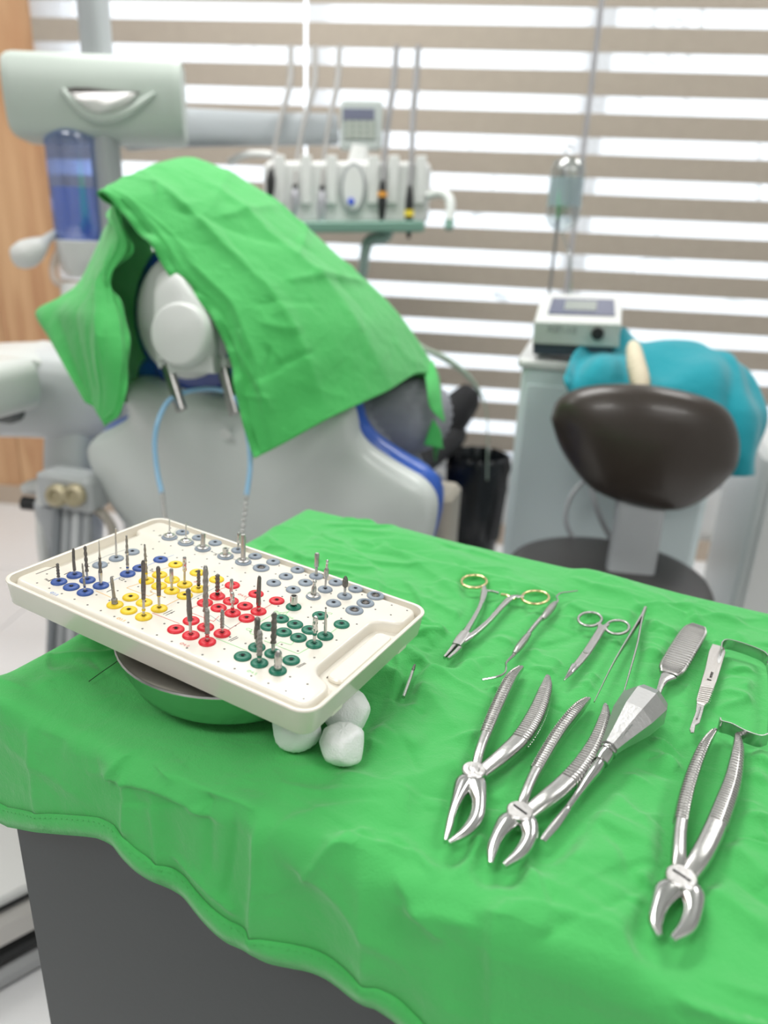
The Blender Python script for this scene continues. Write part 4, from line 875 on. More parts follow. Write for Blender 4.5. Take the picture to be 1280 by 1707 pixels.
# tweezers
root = thing('tweezers', 'long fine tweezers lying open between scissors and pear handle', 'tweezers', Z(1040, 1090, ZT))
for pts, ws in (([(1073, 1024), (1064, 1042), (1046, 1072), (1020, 1115), (989, 1178)], [5, 8, 7, 5, 3]), ([(1073, 1024), (1067, 1048), (1060, 1085), (1046, 1135), (1030, 1190)], [5, 7, 7, 5.5, 3])):
    obj('arm', *sweep([p + EZ * .004 for p in Q(pts)], [x * .55 for x in wm(pts, ws)], [.0055, .007, .006, .003, .0012], n=30, seg=8, ex=3), SATIN, root)
obj('joined_end', *sweep([p + EZ * .004 for p in Q([(1074, 1022), (1067, 1040)])], wm([(1074, 1022), (1067, 1040)], [6, 8]), [.006, .007], seg=8, ex=3), SATIN, root)

# scalpel handle
root = thing('scalpel_handle', 'flat scalpel handle without blade, engraved, under the retractor end', 'scalpel', Z(1178, 1150, ZT))
def quadstrip(L_, Rr_, h, dz):
    poly = [Z(x, y, ZI) + EZ * dz for x, y in L_] + [Z(x, y, ZI) + EZ * dz for x, y in reversed(Rr_)]; return prism(poly, EZ * h, .0003)
SCM = mat('scalpel_steel', (.66, .63, .60), .3, 1.0, .05, 60, .1, 500)
obj('handle', *quadstrip([(1186, 1079), (1180, 1092), (1174, 1120), (1168, 1140), (1159, 1172), (1160, 1177)], [(1205, 1084), (1208, 1093), (1200, 1120), (1193, 1142), (1179, 1177), (1173, 1182)], .0022, .0012), SCM, root, angle=30)
obj('blade_fitting', *quadstrip([(1160, 1176), (1158, 1192), (1152, 1208), (1148, 1220), (1150, 1226)], [(1173, 1181), (1171, 1190), (1165, 1210), (1158, 1214), (1156, 1226)], .0012, .0014), STEEL, root, angle=30)
obj('blade_slot', *sweep([p + EZ * .0030 for p in Q([(1166, 1184), (1160, 1204)])], .0014, .0008, seg=8), POLISH, root)
obj('cut_out', *quadstrip([(1197, 1097), (1194, 1106), (1195, 1112)], [(1207, 1090), (1203, 1100), (1198, 1112)], .0002, .0035), mat('bright_cut', (.9, .9, .9), .3, .6), root)
mb = MB()
for i in range(8):
    t = i / 7; a = Z(1168 - 5 * t, 1145 + 22 * t, ZI + .0036); b = Z(1191 - 8 * t, 1148 + 24 * t, ZI + .0036); mb.add(*sweep([a, b], .0004, .0003, seg=4))
o = mb.obj('grip_lines', SCM, root); o['kind'] = 'stuff'
a0, a1 = Z(1182, 1134, ZI), Z(1189, 1112, ZI); d = nrm(a1 - a0)
ENG = mat('etched_black', (.05, .045, .04), .6)
obj('logo_block', *box(Z(1182, 1133, ZI + .0036), d, np.cross(EZ, d), EZ, .0014, .0030, .0002), ENG, root)
text_obj('engraving', 'MEDESY', .0026, Z(1186.5, 1130, ZI + .0036), d, np.cross(EZ, d), ENG, root, .0001)

# strip retractor standing on edge
root = thing('strip_retractor', 'bent U-shaped metal strip retractor at the right edge', 'retractor', Z(1276, 1170, ZT))
SH = .0095
top = [(1199, 1100), (1199, 1090), (1204, 1084), (1216, 1084), (1245, 1093), (1268, 1103), (1277, 1112)]
mid = [(1277, 1112), (1280, 1130), (1281, 1180), (1279, 1225), (1276, 1243)]
bot = [(1276, 1243), (1262, 1246), (1238, 1238), (1215, 1226), (1198, 1221), (1196, 1216)]
RET = mat('retractor_steel', (.55, .56, .55), .25, 1.0, .05, 30, .05, 300)
def strip(px, m_, h=SH): q = [p + EZ * (h / 2 + .0005) for p in Q(px)]; return sweep(q, .0011, h, n=40, seg=8, ex=6)
obj('strip', *strip(top, RET), RET, root); obj('strip', *strip(mid, RET, .0050), RET, root); obj('strip', *strip(bot, RET), RET, root)

# loose bur
root = thing('loose_bur', 'small steel bur lying alone on the cloth beside the kit tray', 'bur', Z(681, 1140, ZT))
pts = [(672, 1166), (683, 1136), (687, 1124)]; obj('shank', *sweep([p + EZ * .002 for p in Q(pts)], wm(pts, [6.5, 6.5, 6]), seg=10, n=10), STEEL, root)
pts = [(687, 1124), (689, 1118), (691, 1112)]; obj('bur_head', *sweep([p + EZ * .002 for p in Q(pts)], wm(pts, [4, 5.5, 3.5]), seg=10, n=8), DARKST, root)

# ---------------------------------------------------------------- dental chair, patient and drape
FD = nrm([.3, .954, 0]); RT = nrm([.954, -.3, 0]); RA = math.radians(18)
UPC = nrm(-FD * math.sin(RA) + EZ * math.cos(RA)); NB = nrm(-FD * math.cos(RA) - EZ * math.sin(RA))    # up along backrest, outward from its back
PCH = np.array([-.21, 1.17, .80]) - RT * .045
def ch(a, u, n=0.0): return PCH + RT * a + UPC * u + NB * n
chair = thing('dental_chair', 'dental treatment chair seen from behind, grey shell and blue upholstery', 'dental chair', (PCH[0] + FD[0] * .3, PCH[1] + FD[1] * .3, 0))
halfc = [(0, .118), (.10, .113), (.165, .10), (.195, .075), (.203, .04), (.207, .015), (.225, -.010), (.27, -.040), (.310, -.062), (.330, -.090), (.332, -.13), (.318, -.20), (.285, -.30), (.24, -.40), (.18, -.46), (0, -.47)]
half = [(0, .058), (.10, .064), (.165, .072), (.198, .062), (.205, .035), (.207, .012), (.225, -.012), (.27, -.040), (.310, -.062), (.330, -.090), (.332, -.13), (.318, -.20), (.285, -.30), (.24, -.40), (.18, -.46), (0, -.47)]
hsc = catmull([(a, b, 0) for a, b in halfc], 40)[:, :2]
halfx = [(0, .118), (.10, .113), (.165, .10), (.195, .075), (.203, .04), (.207, .015), (.225, -.010), (.27, -.040), (.310, -.062), (.330, -.090), (.332, -.13), (.318, -.20), (.285, -.30), (.24, -.40), (.18, -.46), (0, -.47)]
HS_ = catmull([(a, b, 0) for a, b in half], 40)[:, :2]
def shell_rows(ins, n, dome, hs=None):
    hs = HS_ if hs is None else hs; out = []
    for (a, b) in list(hs) + [(-a, b) for a, b in hs[::-1][1:-1]]:
        c0 = np.array([0, -.17]); v = np.array([a, b]) - c0; L = np.linalg.norm(v); v = v * (1 - ins / L); out.append(ch(c0[0] + v[0], c0[1] + v[1], n))
    return out
loops = [shell_rows(-.002, -.045, 0), shell_rows(-.004, -.030, 0), shell_rows(-.002, -.012, 0), shell_rows(.012, 0.0, 0), shell_rows(.05, .012, 0), shell_rows(.12, .022, 0), shell_rows(.17, .026, 0)]
def loft(loops, capa=True, capb=True):
    vs = [p for l in loops for p in l]; n = len(loops[0]); fs = []
    for i in range(len(loops) - 1):
        for j in range(n): a = i * n + j; b = i * n + (j + 1) % n; fs.append((a, b, b + n, a + n))
    if capa: fs.append(tuple(range(n - 1, -1, -1)))
    if capb: fs.append(tuple((len(loops) - 1) * n + j for j in range(n)))
    return vs, fs
obj('back_shell', *loft(loops), SHELL, chair, angle=60)
obj('back_cushion', *loft([shell_rows(.03, -.095, 0, hsc), shell_rows(.006, -.088, 0, hsc), shell_rows(-.004, -.075, 0, hsc), shell_rows(-.004, -.056, 0, hsc), shell_rows(.004, -.044, 0, hsc)]), ROYAL, chair, angle=60)
obj('shell_badge', *lathe([(.010, 0), (.009, .0006), (.007, .0006), (.006, .0002), (0, .0002)], ch(.0, .02, .0225), NB, 24), WHITEP, chair)
# headrest: round shell, knuckle, knob, cushion, two rods
hc = P(302, 528, 1.165); hn = nrm(-FD * .97 + EZ * .10); hu = nrm(EZ - hn * (EZ @ hn)); hr = np.cross(hu, hn)
if hr @ RT < 0: hr = -hr
hcs = obj('headrest_cushion', *ellipsoid(hc - hn * .055, hr, .122, hu, .135, hn, .05, 32, 18, lambda d: 1.0), NAVY, chair)
obj('headrest_shell', *ellipsoid(hc - hn * .012, hr, .088, hu, .098, hn, .03, 32, 18), WHITEP, chair)
tb = [P(285, 462, 1.10), P(290, 490, 1.085), P(308, 550, 1.085), P(312, 598, 1.09)]
obj('tilt_bracket', *sweep(tb, [.045, .062, .100, .092], [.03, .04, .045, .04], up=hn, n=20, seg=20, ex=3.2), WHITEP, chair, angle=60)
kc = P(297, 557, 1.050)
obj('tilt_knob', *lathe([(.045, -.02), (.045, -.003), (.043, .003), (.038, .006), (0, .009)], kc, nrm(hn * .98 + EZ * .1), 40), WHITEP, chair, angle=45)
obj('bracket_foot', *sweep([P(288, 606, 1.10), P(362, 606, 1.085)], [.03, .03], [.028, .028], up=EZ, n=4, seg=14, ex=4), WHITEP, chair)
for (a, b) in (((276, 600), (302, 684)), ((370, 606), (392, 690))):
    p0, p1 = P(*a, 1.105), P(*b, 1.10); obj('headrest_rod', *sweep([p0, p1], [.019, .019], [.013, .013], up=NB, seg=14, ex=3, n=6), SATIN, chair)
    obj('rod_socket', *sweep([p0 - (p1 - p0) * .06, p0 + (p1 - p0) * .10], .028, .02, up=NB, seg=14, ex=3), WHITEP, chair)
# seat, leg rest, base
seat_c = PCH + FD * .34; 
obj('seat_cushion', *box(seat_c * np.array([1, 1, 0]) + EZ * .43 + FD * .04, FD, RT, EZ, .50, .40, .10, .09, 6), ROYAL, chair, angle=30)
obj('leg_rest', *box(seat_c * np.array([1, 1, 0]) + EZ * .41 + FD * .50, FD, RT, EZ, .50, .27, .08, .09, 6), ROYAL, chair, angle=30)
obj('seat_pan', *box(seat_c * np.array([1, 1, 0]) + EZ * .35 + FD * .10, FD, RT, EZ, .62, .42, .07, .06, 5), SHELL, chair, angle=30)
obj('lift_column', *box(seat_c * np.array([1, 1, 0]) + EZ * .18 + FD * .05, FD, RT, EZ, .26, .22, .34, .05, 5), WHITEP, chair, angle=30)
obj('base_plate', *box(seat_c * np.array([1, 1, 0]) + EZ * .025 + FD * .15, FD, RT, EZ, .90, .46, .05, .10, 6), WHITEP, chair, angle=30)
obj('back_arm', *sweep([PCH + EZ * -.34 - NB * .03, seat_c * np.array([1, 1, 0]) + EZ * .33 - FD * .1], .16, .05, up=NB, n=8, seg=14, ex=3), SHELL, chair)

# the patient: one continuous body grown from a skeleton, then clothing
def skinned(name, joints, edges, radii, m, parent=None, root_i=0, sub=2):
    me = bpy.data.meshes.new(name); me.from_pydata([tuple(map(float, j)) for j in joints], edges, []); o = bpy.data.objects.new(name, me); COL.objects.link(o)
    sk = o.modifiers.new('skin', 'SKIN'); sk.use_smooth_shade = True; sv = me.skin_vertices[0].data
    for i, r in enumerate(radii): sv[i].radius = (r, r) if np.ndim(r) == 0 else r; sv[i].use_root = (i == root_i)
    ss = o.modifiers.new('sub', 'SUBSURF'); ss.levels = sub; ss.render_levels = sub
    bpy.context.view_layer.update(); dg = bpy.context.evaluated_depsgraph_get(); m2 = bpy.data.meshes.new_from_object(o.evaluated_get(dg)); bpy.data.objects.remove(o)
    m2.materials.clear(); m2.materials.append(m); m2.polygons.foreach_set('use_smooth', [True] * len(m2.polygons)); m2.name = name
    o = bpy.data.objects.new(name, m2); COL.objects.link(o)
    if parent is not None: o.parent = parent; o.matrix_parent_inverse = Matrix.Translation(-parent.location)
    return o
pel = PCH * np.array([1, 1, 0]) + FD * .30 + EZ * .56
def pp(f, r, z): return pel * np.array([1, 1, 0]) + FD * f + RT * r + EZ * z
hd_ = hc + FD * .115 + EZ * .0; elb = P(688, 690, 1.36)
up_ = hd_ - EZ * .21 + FD * .09
J = [pp(0, 0, .53), pp(-.02, 0, .62), pp(-.04, 0, .70), up_, hd_ - EZ * .12, hd_ - EZ * .01, hd_ + EZ * .07,   # pelvis .. head top
     up_ + RT * .16 - EZ * .02, elb, P(600, 700, 1.50), P(560, 705, 1.54),                                      # right shoulder, elbow, wrist, hand
     up_ - RT * .16 - EZ * .02, pp(.04, -.22, .70), pp(.20, -.10, .70), pp(.26, -.03, .70),
     pp(.03, .10, .53), pp(.46, .10, .57), pp(.90, .12, .54), P(752, 700, 2.24),
     pp(.03, -.10, .53), pp(.46, -.10, .57), pp(.90, -.08, .54), P(700, 700, 2.24)]
Ed = [(0, 1), (1, 2), (2, 3), (3, 4), (4, 5), (5, 6), (3, 7), (7, 8), (8, 9), (9, 10), (3, 11), (11, 12), (12, 13), (13, 14), (0, 15), (15, 16), (16, 17), (17, 18), (0, 19), (19, 20), (20, 21), (21, 22)]
Rr_ = [.11, .10, .10, .08, .045, .072, .05, .05, .036, .026, .024, .05, .036, .026, .024, .075, .05, .036, .034, .075, .05, .036, .034]
person = thing('person', 'patient in grey ribbed sweater and black trousers lying under the green drape', 'person', pp(0, 0, .50))
skinned('body', J, Ed, Rr_, SKIN, person)
def knit(pts, ws, hs, seg=60, n=40, upv=None):
    v, f = sweep(pts, ws, hs, up=EZ if upv is None else upv, seg=seg, n=n, ex=2.1); c = catmull(np.array(pts, float), n)
    for i in range(n):
        for j in range(seg):
            if j % 2: q = v[i * seg + j]; v[i * seg + j] = c[i] + (q - c[i]) * .955
    return v, f
sw = MB()
sw.add(*knit([J[0] - EZ * .05, J[1], J[2], J[3], J[3] + EZ * .06], [.36, .38, .42, .40, .16], [.24, .24, .24, .20, .13], 120, 40, FD))
sw.add(*knit([J[3] + RT * .10, J[7], (J[7] + elb) / 2 + EZ * .01, elb, elb * .6 + J[9] * .4, J[9]], [.16, .17, .16, .15, .12, .08], [.15, .16, .15, .14, .12, .08]))
sw.add(*knit([J[3] - RT * .10, J[11], J[12], J[13]], [.15, .15, .13, .08], [.15, .15, .13, .08]))
sw.add(*knit([P(590, 650, 1.36), P(612, 720, 1.36), P(628, 790, 1.37), P(625, 870, 1.38)], [.17, .20, .19, .14], [.13, .14, .13, .10], 60, 30))
sw.obj('sweater', KNIT, person, angle=180)
skinned('trousers', [J[0], J[15], J[16], J[17], J[19], J[20], J[21]], [(0, 1), (1, 2), (2, 3), (0, 4), (4, 5), (5, 6)], [.115, .085, .062, .046, .085, .062, .046], TROUS, person)
for ank, toe in ((P(712, 742, 2.22), P(783, 662, 2.32)), (P(680, 745, 2.20), P(718, 690, 2.30))):
    mid_ = (ank + toe) / 2
    obj('shoe', *sweep([ank, mid_, toe * .96 + ank * .04, toe], [.17, .17, .12, .06], [.10, .10, .08, .05], up=CR, n=16, seg=16, ex=2.4), TROUS, person)
obj('hair', *ellipsoid(J[5] + EZ * .012, EX, .076, EY, .082, EZ, .088, 24, 16), HAIR, person)

DRP = [  # (px, py, distance): from the hem on the left over the head to the hem on the right; inner edge first
    [(178, 711, 1.06), (172, 705, 1.065), (166, 697, 1.07), (160, 687, 1.08), (154, 676, 1.09), (150, 665, 1.12)],
    [(204, 683, 1.05), (190, 672, 1.05), (172, 655, 1.06), (152, 628, 1.09), (132, 625, 1.13), (118, 608, 1.17)],
    [(217, 600, 1.06), (196, 600, 1.045), (170, 592, 1.05), (140, 570, 1.09), (112, 560, 1.15), (92, 565, 1.21)],
    [(212, 539, 1.08), (192, 540, 1.06), (168, 535, 1.06), (138, 520, 1.09), (100, 516, 1.17), (70, 523, 1.24)],
    [(190, 490, 1.10), (181, 488, 1.09), (168, 485, 1.09), (152, 482, 1.12), (130, 486, 1.18), (104, 502, 1.25)],
    [(188, 457, 1.11), (180, 456, 1.10), (170, 455, 1.11), (158, 456, 1.14), (147, 462, 1.20), (139, 476, 1.28)],
    [(221, 420, 1.13), (205, 412, 1.12), (190, 405, 1.14), (178, 402, 1.19), (170, 406, 1.26), (166, 420, 1.34)],
    [(208, 385, 1.13), (199, 380, 1.13), (190, 374, 1.16), (183, 370, 1.21), (180, 372, 1.28), (182, 385, 1.37)],
    [(190, 347, 1.12), (188, 346, 1.13), (187, 346, 1.17), (188, 350, 1.22), (195, 355, 1.30), (210, 365, 1.39)],
    [(162, 323, 1.10), (188, 305, 1.13), (222, 290, 1.17), (262, 272, 1.22), (302, 267, 1.30), (300, 300, 1.41)],
    [(191, 339, 1.09), (235, 320, 1.11), (285, 305, 1.15), (335, 292, 1.20), (376, 283, 1.29), (365, 320, 1.42)],
    [(221, 376, 1.085), (270, 352, 1.10), (325, 335, 1.13), (375, 318, 1.19), (412, 303, 1.29), (405, 345, 1.43)],
    [(254, 414, 1.075), (302, 388, 1.09), (358, 365, 1.12), (412, 345, 1.18), (455, 330, 1.30), (445, 370, 1.44)],
    [(280, 457, 1.07), (330, 430, 1.08), (390, 402, 1.11), (448, 380, 1.17), (505, 372, 1.31), (490, 410, 1.46)],
    [(312, 490, 1.07), (365, 466, 1.07), (425, 438, 1.10), (490, 418, 1.16), (552, 417, 1.32), (535, 450, 1.48)],
    [(348, 522, 1.06), (398, 500, 1.06), (458, 476, 1.09), (530, 455, 1.16), (600, 462, 1.33), (585, 495, 1.50)],
    [(368, 562, 1.05), (418, 545, 1.05), (485, 518, 1.08), (565, 498, 1.16), (643, 504, 1.34), (630, 540, 1.52)],
    [(384, 602, 1.045), (435, 590, 1.045), (505, 562, 1.075), (590, 540, 1.15), (678, 545, 1.35), (670, 580, 1.53)],
    [(392, 650, 1.04), (445, 636, 1.04), (520, 608, 1.07), (610, 582, 1.15), (706, 588, 1.36), (705, 620, 1.54)],
    [(404, 705, 1.035), (455, 690, 1.04), (532, 655, 1.07), (625, 618, 1.15), (725, 622, 1.36), (730, 660, 1.55)],
    [(423, 764, 1.03), (468, 742, 1.04), (548, 698, 1.065), (640, 655, 1.15), (712, 622, 1.33), (738, 700, 1.55)]]
for i_, r_ in enumerate(DRP):
    x_, y_, d_ = r_[-1]
    r_.append((268 - 2 * i_, max(y_ + 15, 400), 1.42 + .01 * i_) if i_ < 8 else ((282, 372, 1.52) if i_ == 8 else (x_ - 12, y_ + 70, d_ + .06)))
rows = np.array([[P(*q) for q in r] for r in DRP]); NR, NCc = 260, 150
gr = resample_grid(rows, NR, NCc)
# folds and creases along the surface
du = np.gradient(gr, axis=0); dv = np.gradient(gr, axis=1); nn = np.cross(du, dv); nn /= (np.linalg.norm(nn, axis=2, keepdims=True) + 1e-12)
if (nn[200, 40] @ CF) > 0: nn = -nn
AU, AV = np.meshgrid(np.linspace(0, 1, NR), np.linspace(0, 1, NCc), indexing='ij'); dsp = np.zeros_like(AU)
rg = np.random.default_rng(5)
def uvc(p, q, h, w):
    global dsp
    p = np.array(p) * [1.0, .45]; q = np.array(q) * [1.0, .45]; L = np.linalg.norm(q - p); d = (q - p) / L; x = (AU - p[0]) * d[0] + (AV * .54 - p[1]) * d[1]; y = -(AU - p[0]) * d[1] + (AV * .54 - p[1]) * d[0]
    u = x / L; env = 1 / (1 + np.exp(-(u - .05) * 20)) / (1 + np.exp((u - .95) * 20)); r = np.sqrt((np.where(y > 0, y / w, y / (w * .6))) ** 2 + .08); dsp += h * env * np.exp(-(r - .28) * 1.2)
for p, q, h, w in (((.45, .30), (.98, .40), .016, .022), ((.50, .55), (1.0, .62), .014, .02), ((.62, .15), (1.0, .16), .012, .018), ((.70, .75), (1.02, .80), .014, .02), ((.46, .10), (.75, .08), .006, .015),
                   ((.60, .42), (.62, .75), .008, .012), ((.75, .45), (.77, .72), .008, .01), ((.80, .25), (.84, .38), .006, .01), ((.55, .25), (.70, .60), -.008, .02), ((.82, .05), (.95, .20), .008, .012),
                   ((.05, .45), (.26, .40), .012, .02), ((.02, .70), (.25, .65), -.010, .02), ((.08, .15), (.35, .12), .006, .012), ((.50, .80), (.60, .30), .006, .014)):
    uvc(p, q, h, w)
for i in range(70):
    c = np.array([rg.uniform(.0, 1), rg.uniform(0, .8)]); a = rg.normal(0.3, .8); L = rg.uniform(.04, .16); d = np.array([math.cos(a), math.sin(a) * 2]) * L / 2; uvc(c - d, c + d, rg.uniform(-.006, .009), rg.uniform(.004, .012))
fade = np.clip(1 - (AV - .62) / .12, 0, 1)      # keep the silhouette clean
gr = gr + nn * (dsp * fade * .55)[..., None]
edge = np.exp(-(AV / .015) ** 2)
for i in range(NR): gr[i, :8] += nn[i, :8] * (.0035 * math.sin(i * .17) + .003 * math.sin(i * .41 + 1))
drape = obj('patient_drape', *grid(gr, thick=.0016), GREENH, None, angle=180)
tag(drape, 'green cotton drape hung over the patient and the headrest of the chair', 'cloth')
hb = gr[:, 9] ; obj('hem', *grid([gr[:, 0] + nn[:, 0] * .0006, gr[:, 0] + nn[:, 0] * .0014, gr[:, 3] + nn[:, 3] * .0016, gr[:, 5] + nn[:, 5] * .0014, gr[:, 6] + nn[:, 6] * .0002]), GREENH, drape, angle=180)
obj('corner_flap', *grid(resample_grid([[P(722, 600, 1.34), P(733, 640, 1.30), P(737, 675, 1.28), P(742, 702, 1.28)], [P(706, 612, 1.33), P(712, 645, 1.27), P(718, 680, 1.26), P(741, 704, 1.275)]], 12, 24), thick=.0016), GREENH, drape, angle=180)
obj('corner_flap', *grid(resample_grid([[P(722, 698, 1.28), P(735, 720, 1.29), P(738, 745, 1.30)], [P(706, 742, 1.29), P(722, 745, 1.29), P(740, 748, 1.30)]], 8, 14), thick=.0016), GREENH, drape, angle=180)

# napkin cord with clips
cord = thing('bib_cord', 'light blue silicone napkin cord hanging round the headrest rods', 'cord', P(300, 655, 1.08))
cpts = [P(270, 822, 1.06), P(262, 785, 1.07), P(258, 735, 1.07), P(266, 695, 1.07), P(286, 664, 1.10), P(325, 650, 1.13), P(368, 650, 1.12), P(396, 668, 1.09), P(412, 720, 1.06), P(417, 775, 1.05), P(411, 825, 1.04)]
obj('cord', *sweep(cpts, .0075, n=90, seg=10), BLUECORD, cord)
for a, b in ((P(270, 820, 1.06), P(276, 872, 1.05)), (P(411, 822, 1.04), P(402, 905, 1.0))):
    mb = MB()
    for i in range(9):
        q = a + (b - a) * (i / 9); mb.add(*ellipsoid(q, EX, .0032, EY, .0032, EZ, .0032, 10, 6))
    o = mb.obj('bead_chain', STEEL, cord); o['kind'] = 'stuff'
    obj('clip', *sweep([a + (b - a) * .9, b + (b - a) * .12], [.012, .009], [.006, .008], up=CF, seg=8, ex=4), SATIN, cord)

# ---------------------------------------------------------------- left: water unit, tissue box, lamp handle
wu = thing('water_unit', 'grey water column with translucent blue bottle behind the left of the drape', 'dental unit', (*P(130, 500, 1.75)[:2], 0))
bt, bb = P(128, 225, 1.75), P(138, 405, 1.75)
prf = [(.050, 0), (.058, .01), (.060, .05), (.060, .20), (.062, .225), (.055, .245), (.03, .25)]
obj('water_bottle', *lathe(prf, bb + EZ * .0, EZ, 28), BLUEGL, wu, angle=60)
obj('bottle_water', *lathe([(.048, .004), (.055, .03), (.055, .12), (0, .121)], bb, EZ, 24), mat('blue_water', (.25, .38, .72), .1), wu)
obj('bottle_collar', *lathe([(.04, -.075), (.052, -.06), (.056, -.03), (.060, .004), (.054, .008)], bb, EZ, 28), WHITE, wu)
obj('column', *sweep([P(132, 480, 1.75), P(138, 600, 1.75), P(150, 760, 1.78)], [.075, .08, .09], [.075, .08, .09], up=CF, n=10, seg=20, ex=3), WHITE, wu)
pt, pb_ = P(170, -60, 1.85), P(205, 600, 1.85)
pole = thing('lamp_pole', 'grey upright pole rising behind the tissue dispenser', 'pole', (*pb_[:2], 0))
obj('pole', *sweep([np.array([pb_[0], pb_[1], 0.0]), np.array([pb_[0], pb_[1], 2.1])], [.060, .060], [.06, .06], up=FD, seg=20, ex=3), GREYM, pole)
obj('pole_foot', *lathe([(.14, 0), (.14, .02), (.05, .03), (.05, .04)], np.array([pb_[0], pb_[1], 0.001]), EZ, 28), GREYM, pole)
obj('cross_arm', *sweep([P(205, 215, 1.86), P(300, 213, 1.95), P(440, 215, 2.12), P(560, 216, 2.20)], [.10, .095, .088, .085], [.05, .05, .05, .05], up=WN, n=20, seg=16, ex=3), mat('grey_arm', (.36, .39, .41), .4), pole)
# tissue dispenser: curved front box with a crescent mouth
td = thing('tissue_dispenser', 'pale green-grey tissue dispenser with tissue poking from its crescent slot', 'dispenser', P(160, 240, 1.62))
A0, A1 = P(14, 160, 1.60), P(305, 170, 1.66); ax_ = nrm(A1 - A0); fn = nrm(np.cross(ax_, EZ)); fn = fn if fn @ CF < 0 else -fn
L_ = np.linalg.norm(A1 - A0); cr_pts = [(-.082, -.005), (-.065, .030), (-.02, .044), (.03, .046), (.062, .038), (.082, .022), (.088, -.03), (-.085, -.10)]
secs = []
for q, sc in ((0, .90), (.008, .97), (.02, 1.0), (L_ * .5, 1.0), (L_ - .02, 1.0), (L_ - .008, .97), (L_, .90)):
    base = A0 + ax_ * q; pr = catmull([(a, b, 0) for a, b in cr_pts[:7]], 22); tilt = 1 + .0 * q
    secs.append([base + EZ * (a * sc) + fn * (b * sc if b > 0 else b) for a, b, _ in pr] + [base + EZ * .088 * sc - fn * .11, base - EZ * .085 * sc - fn * .11])
obj('housing', *loft(secs), DISP, td, angle=50)
def onf(x, y, o_=.05): return PL(x, y, (A0 + A1) / 2 + fn * o_, fn)
mouth = [(100, 150), (125, 146), (150, 147), (180, 151), (210, 154), (236, 154), (215, 163), (190, 166), (160, 165), (130, 160)]
obj('slot_opening', *prism([onf(*q, .049) for q in mouth], fn * .002), mat('slot_shadow', (.10, .09, .085), .9), td, smooth=False)
obj('slot_lip', *sweep([onf(*q, .050) for q in [(104, 150), (122, 170), (145, 190), (172, 197), (205, 190), (235, 172), (258, 155)]], [.012, .018, .022, .024, .022, .016, .008], [.012, .016, .02, .02, .02, .014, .008], up=fn, n=30, seg=12), DISP, td)
tis = thing('tissue', 'white tissue sticking out of the wall dispenser slot', 'tissue', onf(175, 175, .055))
g = []
for i in range(14):
    u = i / 13; row = []
    for j in range(8):
        v = j / 7; x = 118 + 108 * u; y = 155 + 34 * math.sin(math.pi * u) ** .7 * v; row.append(onf(x, y, .053 + .020 * math.sin(math.pi * v) * math.sin(math.pi * u) + .003 * math.sin(i * 1.1 + j * 1.3)))
    g.append(row)
obj('tissue_sheet', *grid(g, thick=.001), mat('tissue_paper', (.82, .80, .80), .9), tis, angle=180)
obj('dispenser_bracket', *sweep([P(165, 235, 1.70), P(175, 262, 1.78), P(190, 300, 1.84)], .05, .04, up=WN, n=8, seg=12), GREYM, td)
# white suction handpiece on the left with hose loop
sp = thing('suction_handpiece', 'white rounded suction handpiece pointing left beside the blue bottle', 'handpiece', P(50, 425, 1.7))
obj('head', *sweep([P(20, 432, 1.7), P(27, 430, 1.7), P(45, 423, 1.7), P(62, 412, 1.7), P(78, 400, 1.71)], [.012, .048, .062, .048, .02], n=24, seg=18), WHITE, sp)
obj('neck', *sweep([P(72, 404, 1.705), P(88, 392, 1.72), P(112, 380, 1.74)], [.024, .02, .022], n=12, seg=12), WHITE, sp)
obj('hose', *sweep([P(112, 400, 1.74), P(97, 420, 1.74), P(88, 445, 1.74), P(92, 468, 1.74), P(112, 478, 1.76)], .016, n=24, seg=10), mat('pinkish_hose', (.66, .54, .47), .5), sp)

# assistant's arm unit on the left
au = thing('assistant_unit', 'pale grey assistant arm with rounded housing and hose holder at the left edge', 'dental unit', (*P(110, 740, 1.5)[:2], 0))
obj('arm_body', *sweep([P(-120, 655, 1.50), P(20, 652, 1.50), P(120, 655, 1.50), P(215, 668, 1.52)], [.165, .175, .175, .15], [.16, .16, .16, .14], up=FD, n=16, seg=24, ex=3.4), mat('soft_grey_plastic', (.62, .64, .66), .4), au, angle=60)
obj('top_lid', *sweep([P(-80, 592, 1.46), P(0, 590, 1.46), P(60, 592, 1.47), P(110, 598, 1.5)], [.03, .035, .035, .02], [.15, .16, .16, .12], up=FD, n=14, seg=18, ex=3), WHITE, au)
obj('front_housing', *box(P(-32, 643, 1.30), RT, EZ, FD, .155, .095, .14, .03, 6), WHITE, au, angle=30)
obj('front_gasket', *box(P(-30, 650, 1.37), RT, EZ, FD, .175, .112, .03, .03, 6), mat('gasket_grey', (.10, .11, .11), .5), au, angle=30)
obj('lower_column', *sweep([P(128, 700, 1.52), P(125, 800, 1.52), P(122, 1000, 1.55)], [.115, .11, .10], [.10, .10, .09], up=FD, n=10, seg=20, ex=3), mat('soft_grey_plastic2', (.72, .74, .76), .4), au)
obj('column_foot', *lathe([(.12, 0), (.12, .03), (.06, .05), (.05, .60)], P(122, 1000, 1.55) * np.array([1, 1, 0]) + EZ * .001, EZ, 24), GREYM, au)
hold = obj('hose_holder', *box(P(122, 815, 1.42), RT, EZ, FD, .125, .07, .06, .015, 4), mat('holder_grey', (.50, .52, .53), .35), au, angle=30)
for x in (98, 127): obj('holder_knob', *lathe([(.021, 0), (.022, .01), (.018, .016), (.010, .018), (.009, .012), (0, .012)], P(x, 826, 1.38), -CF, 20), mat('brass_beige', (.48, .42, .28), .4, .4), hold)
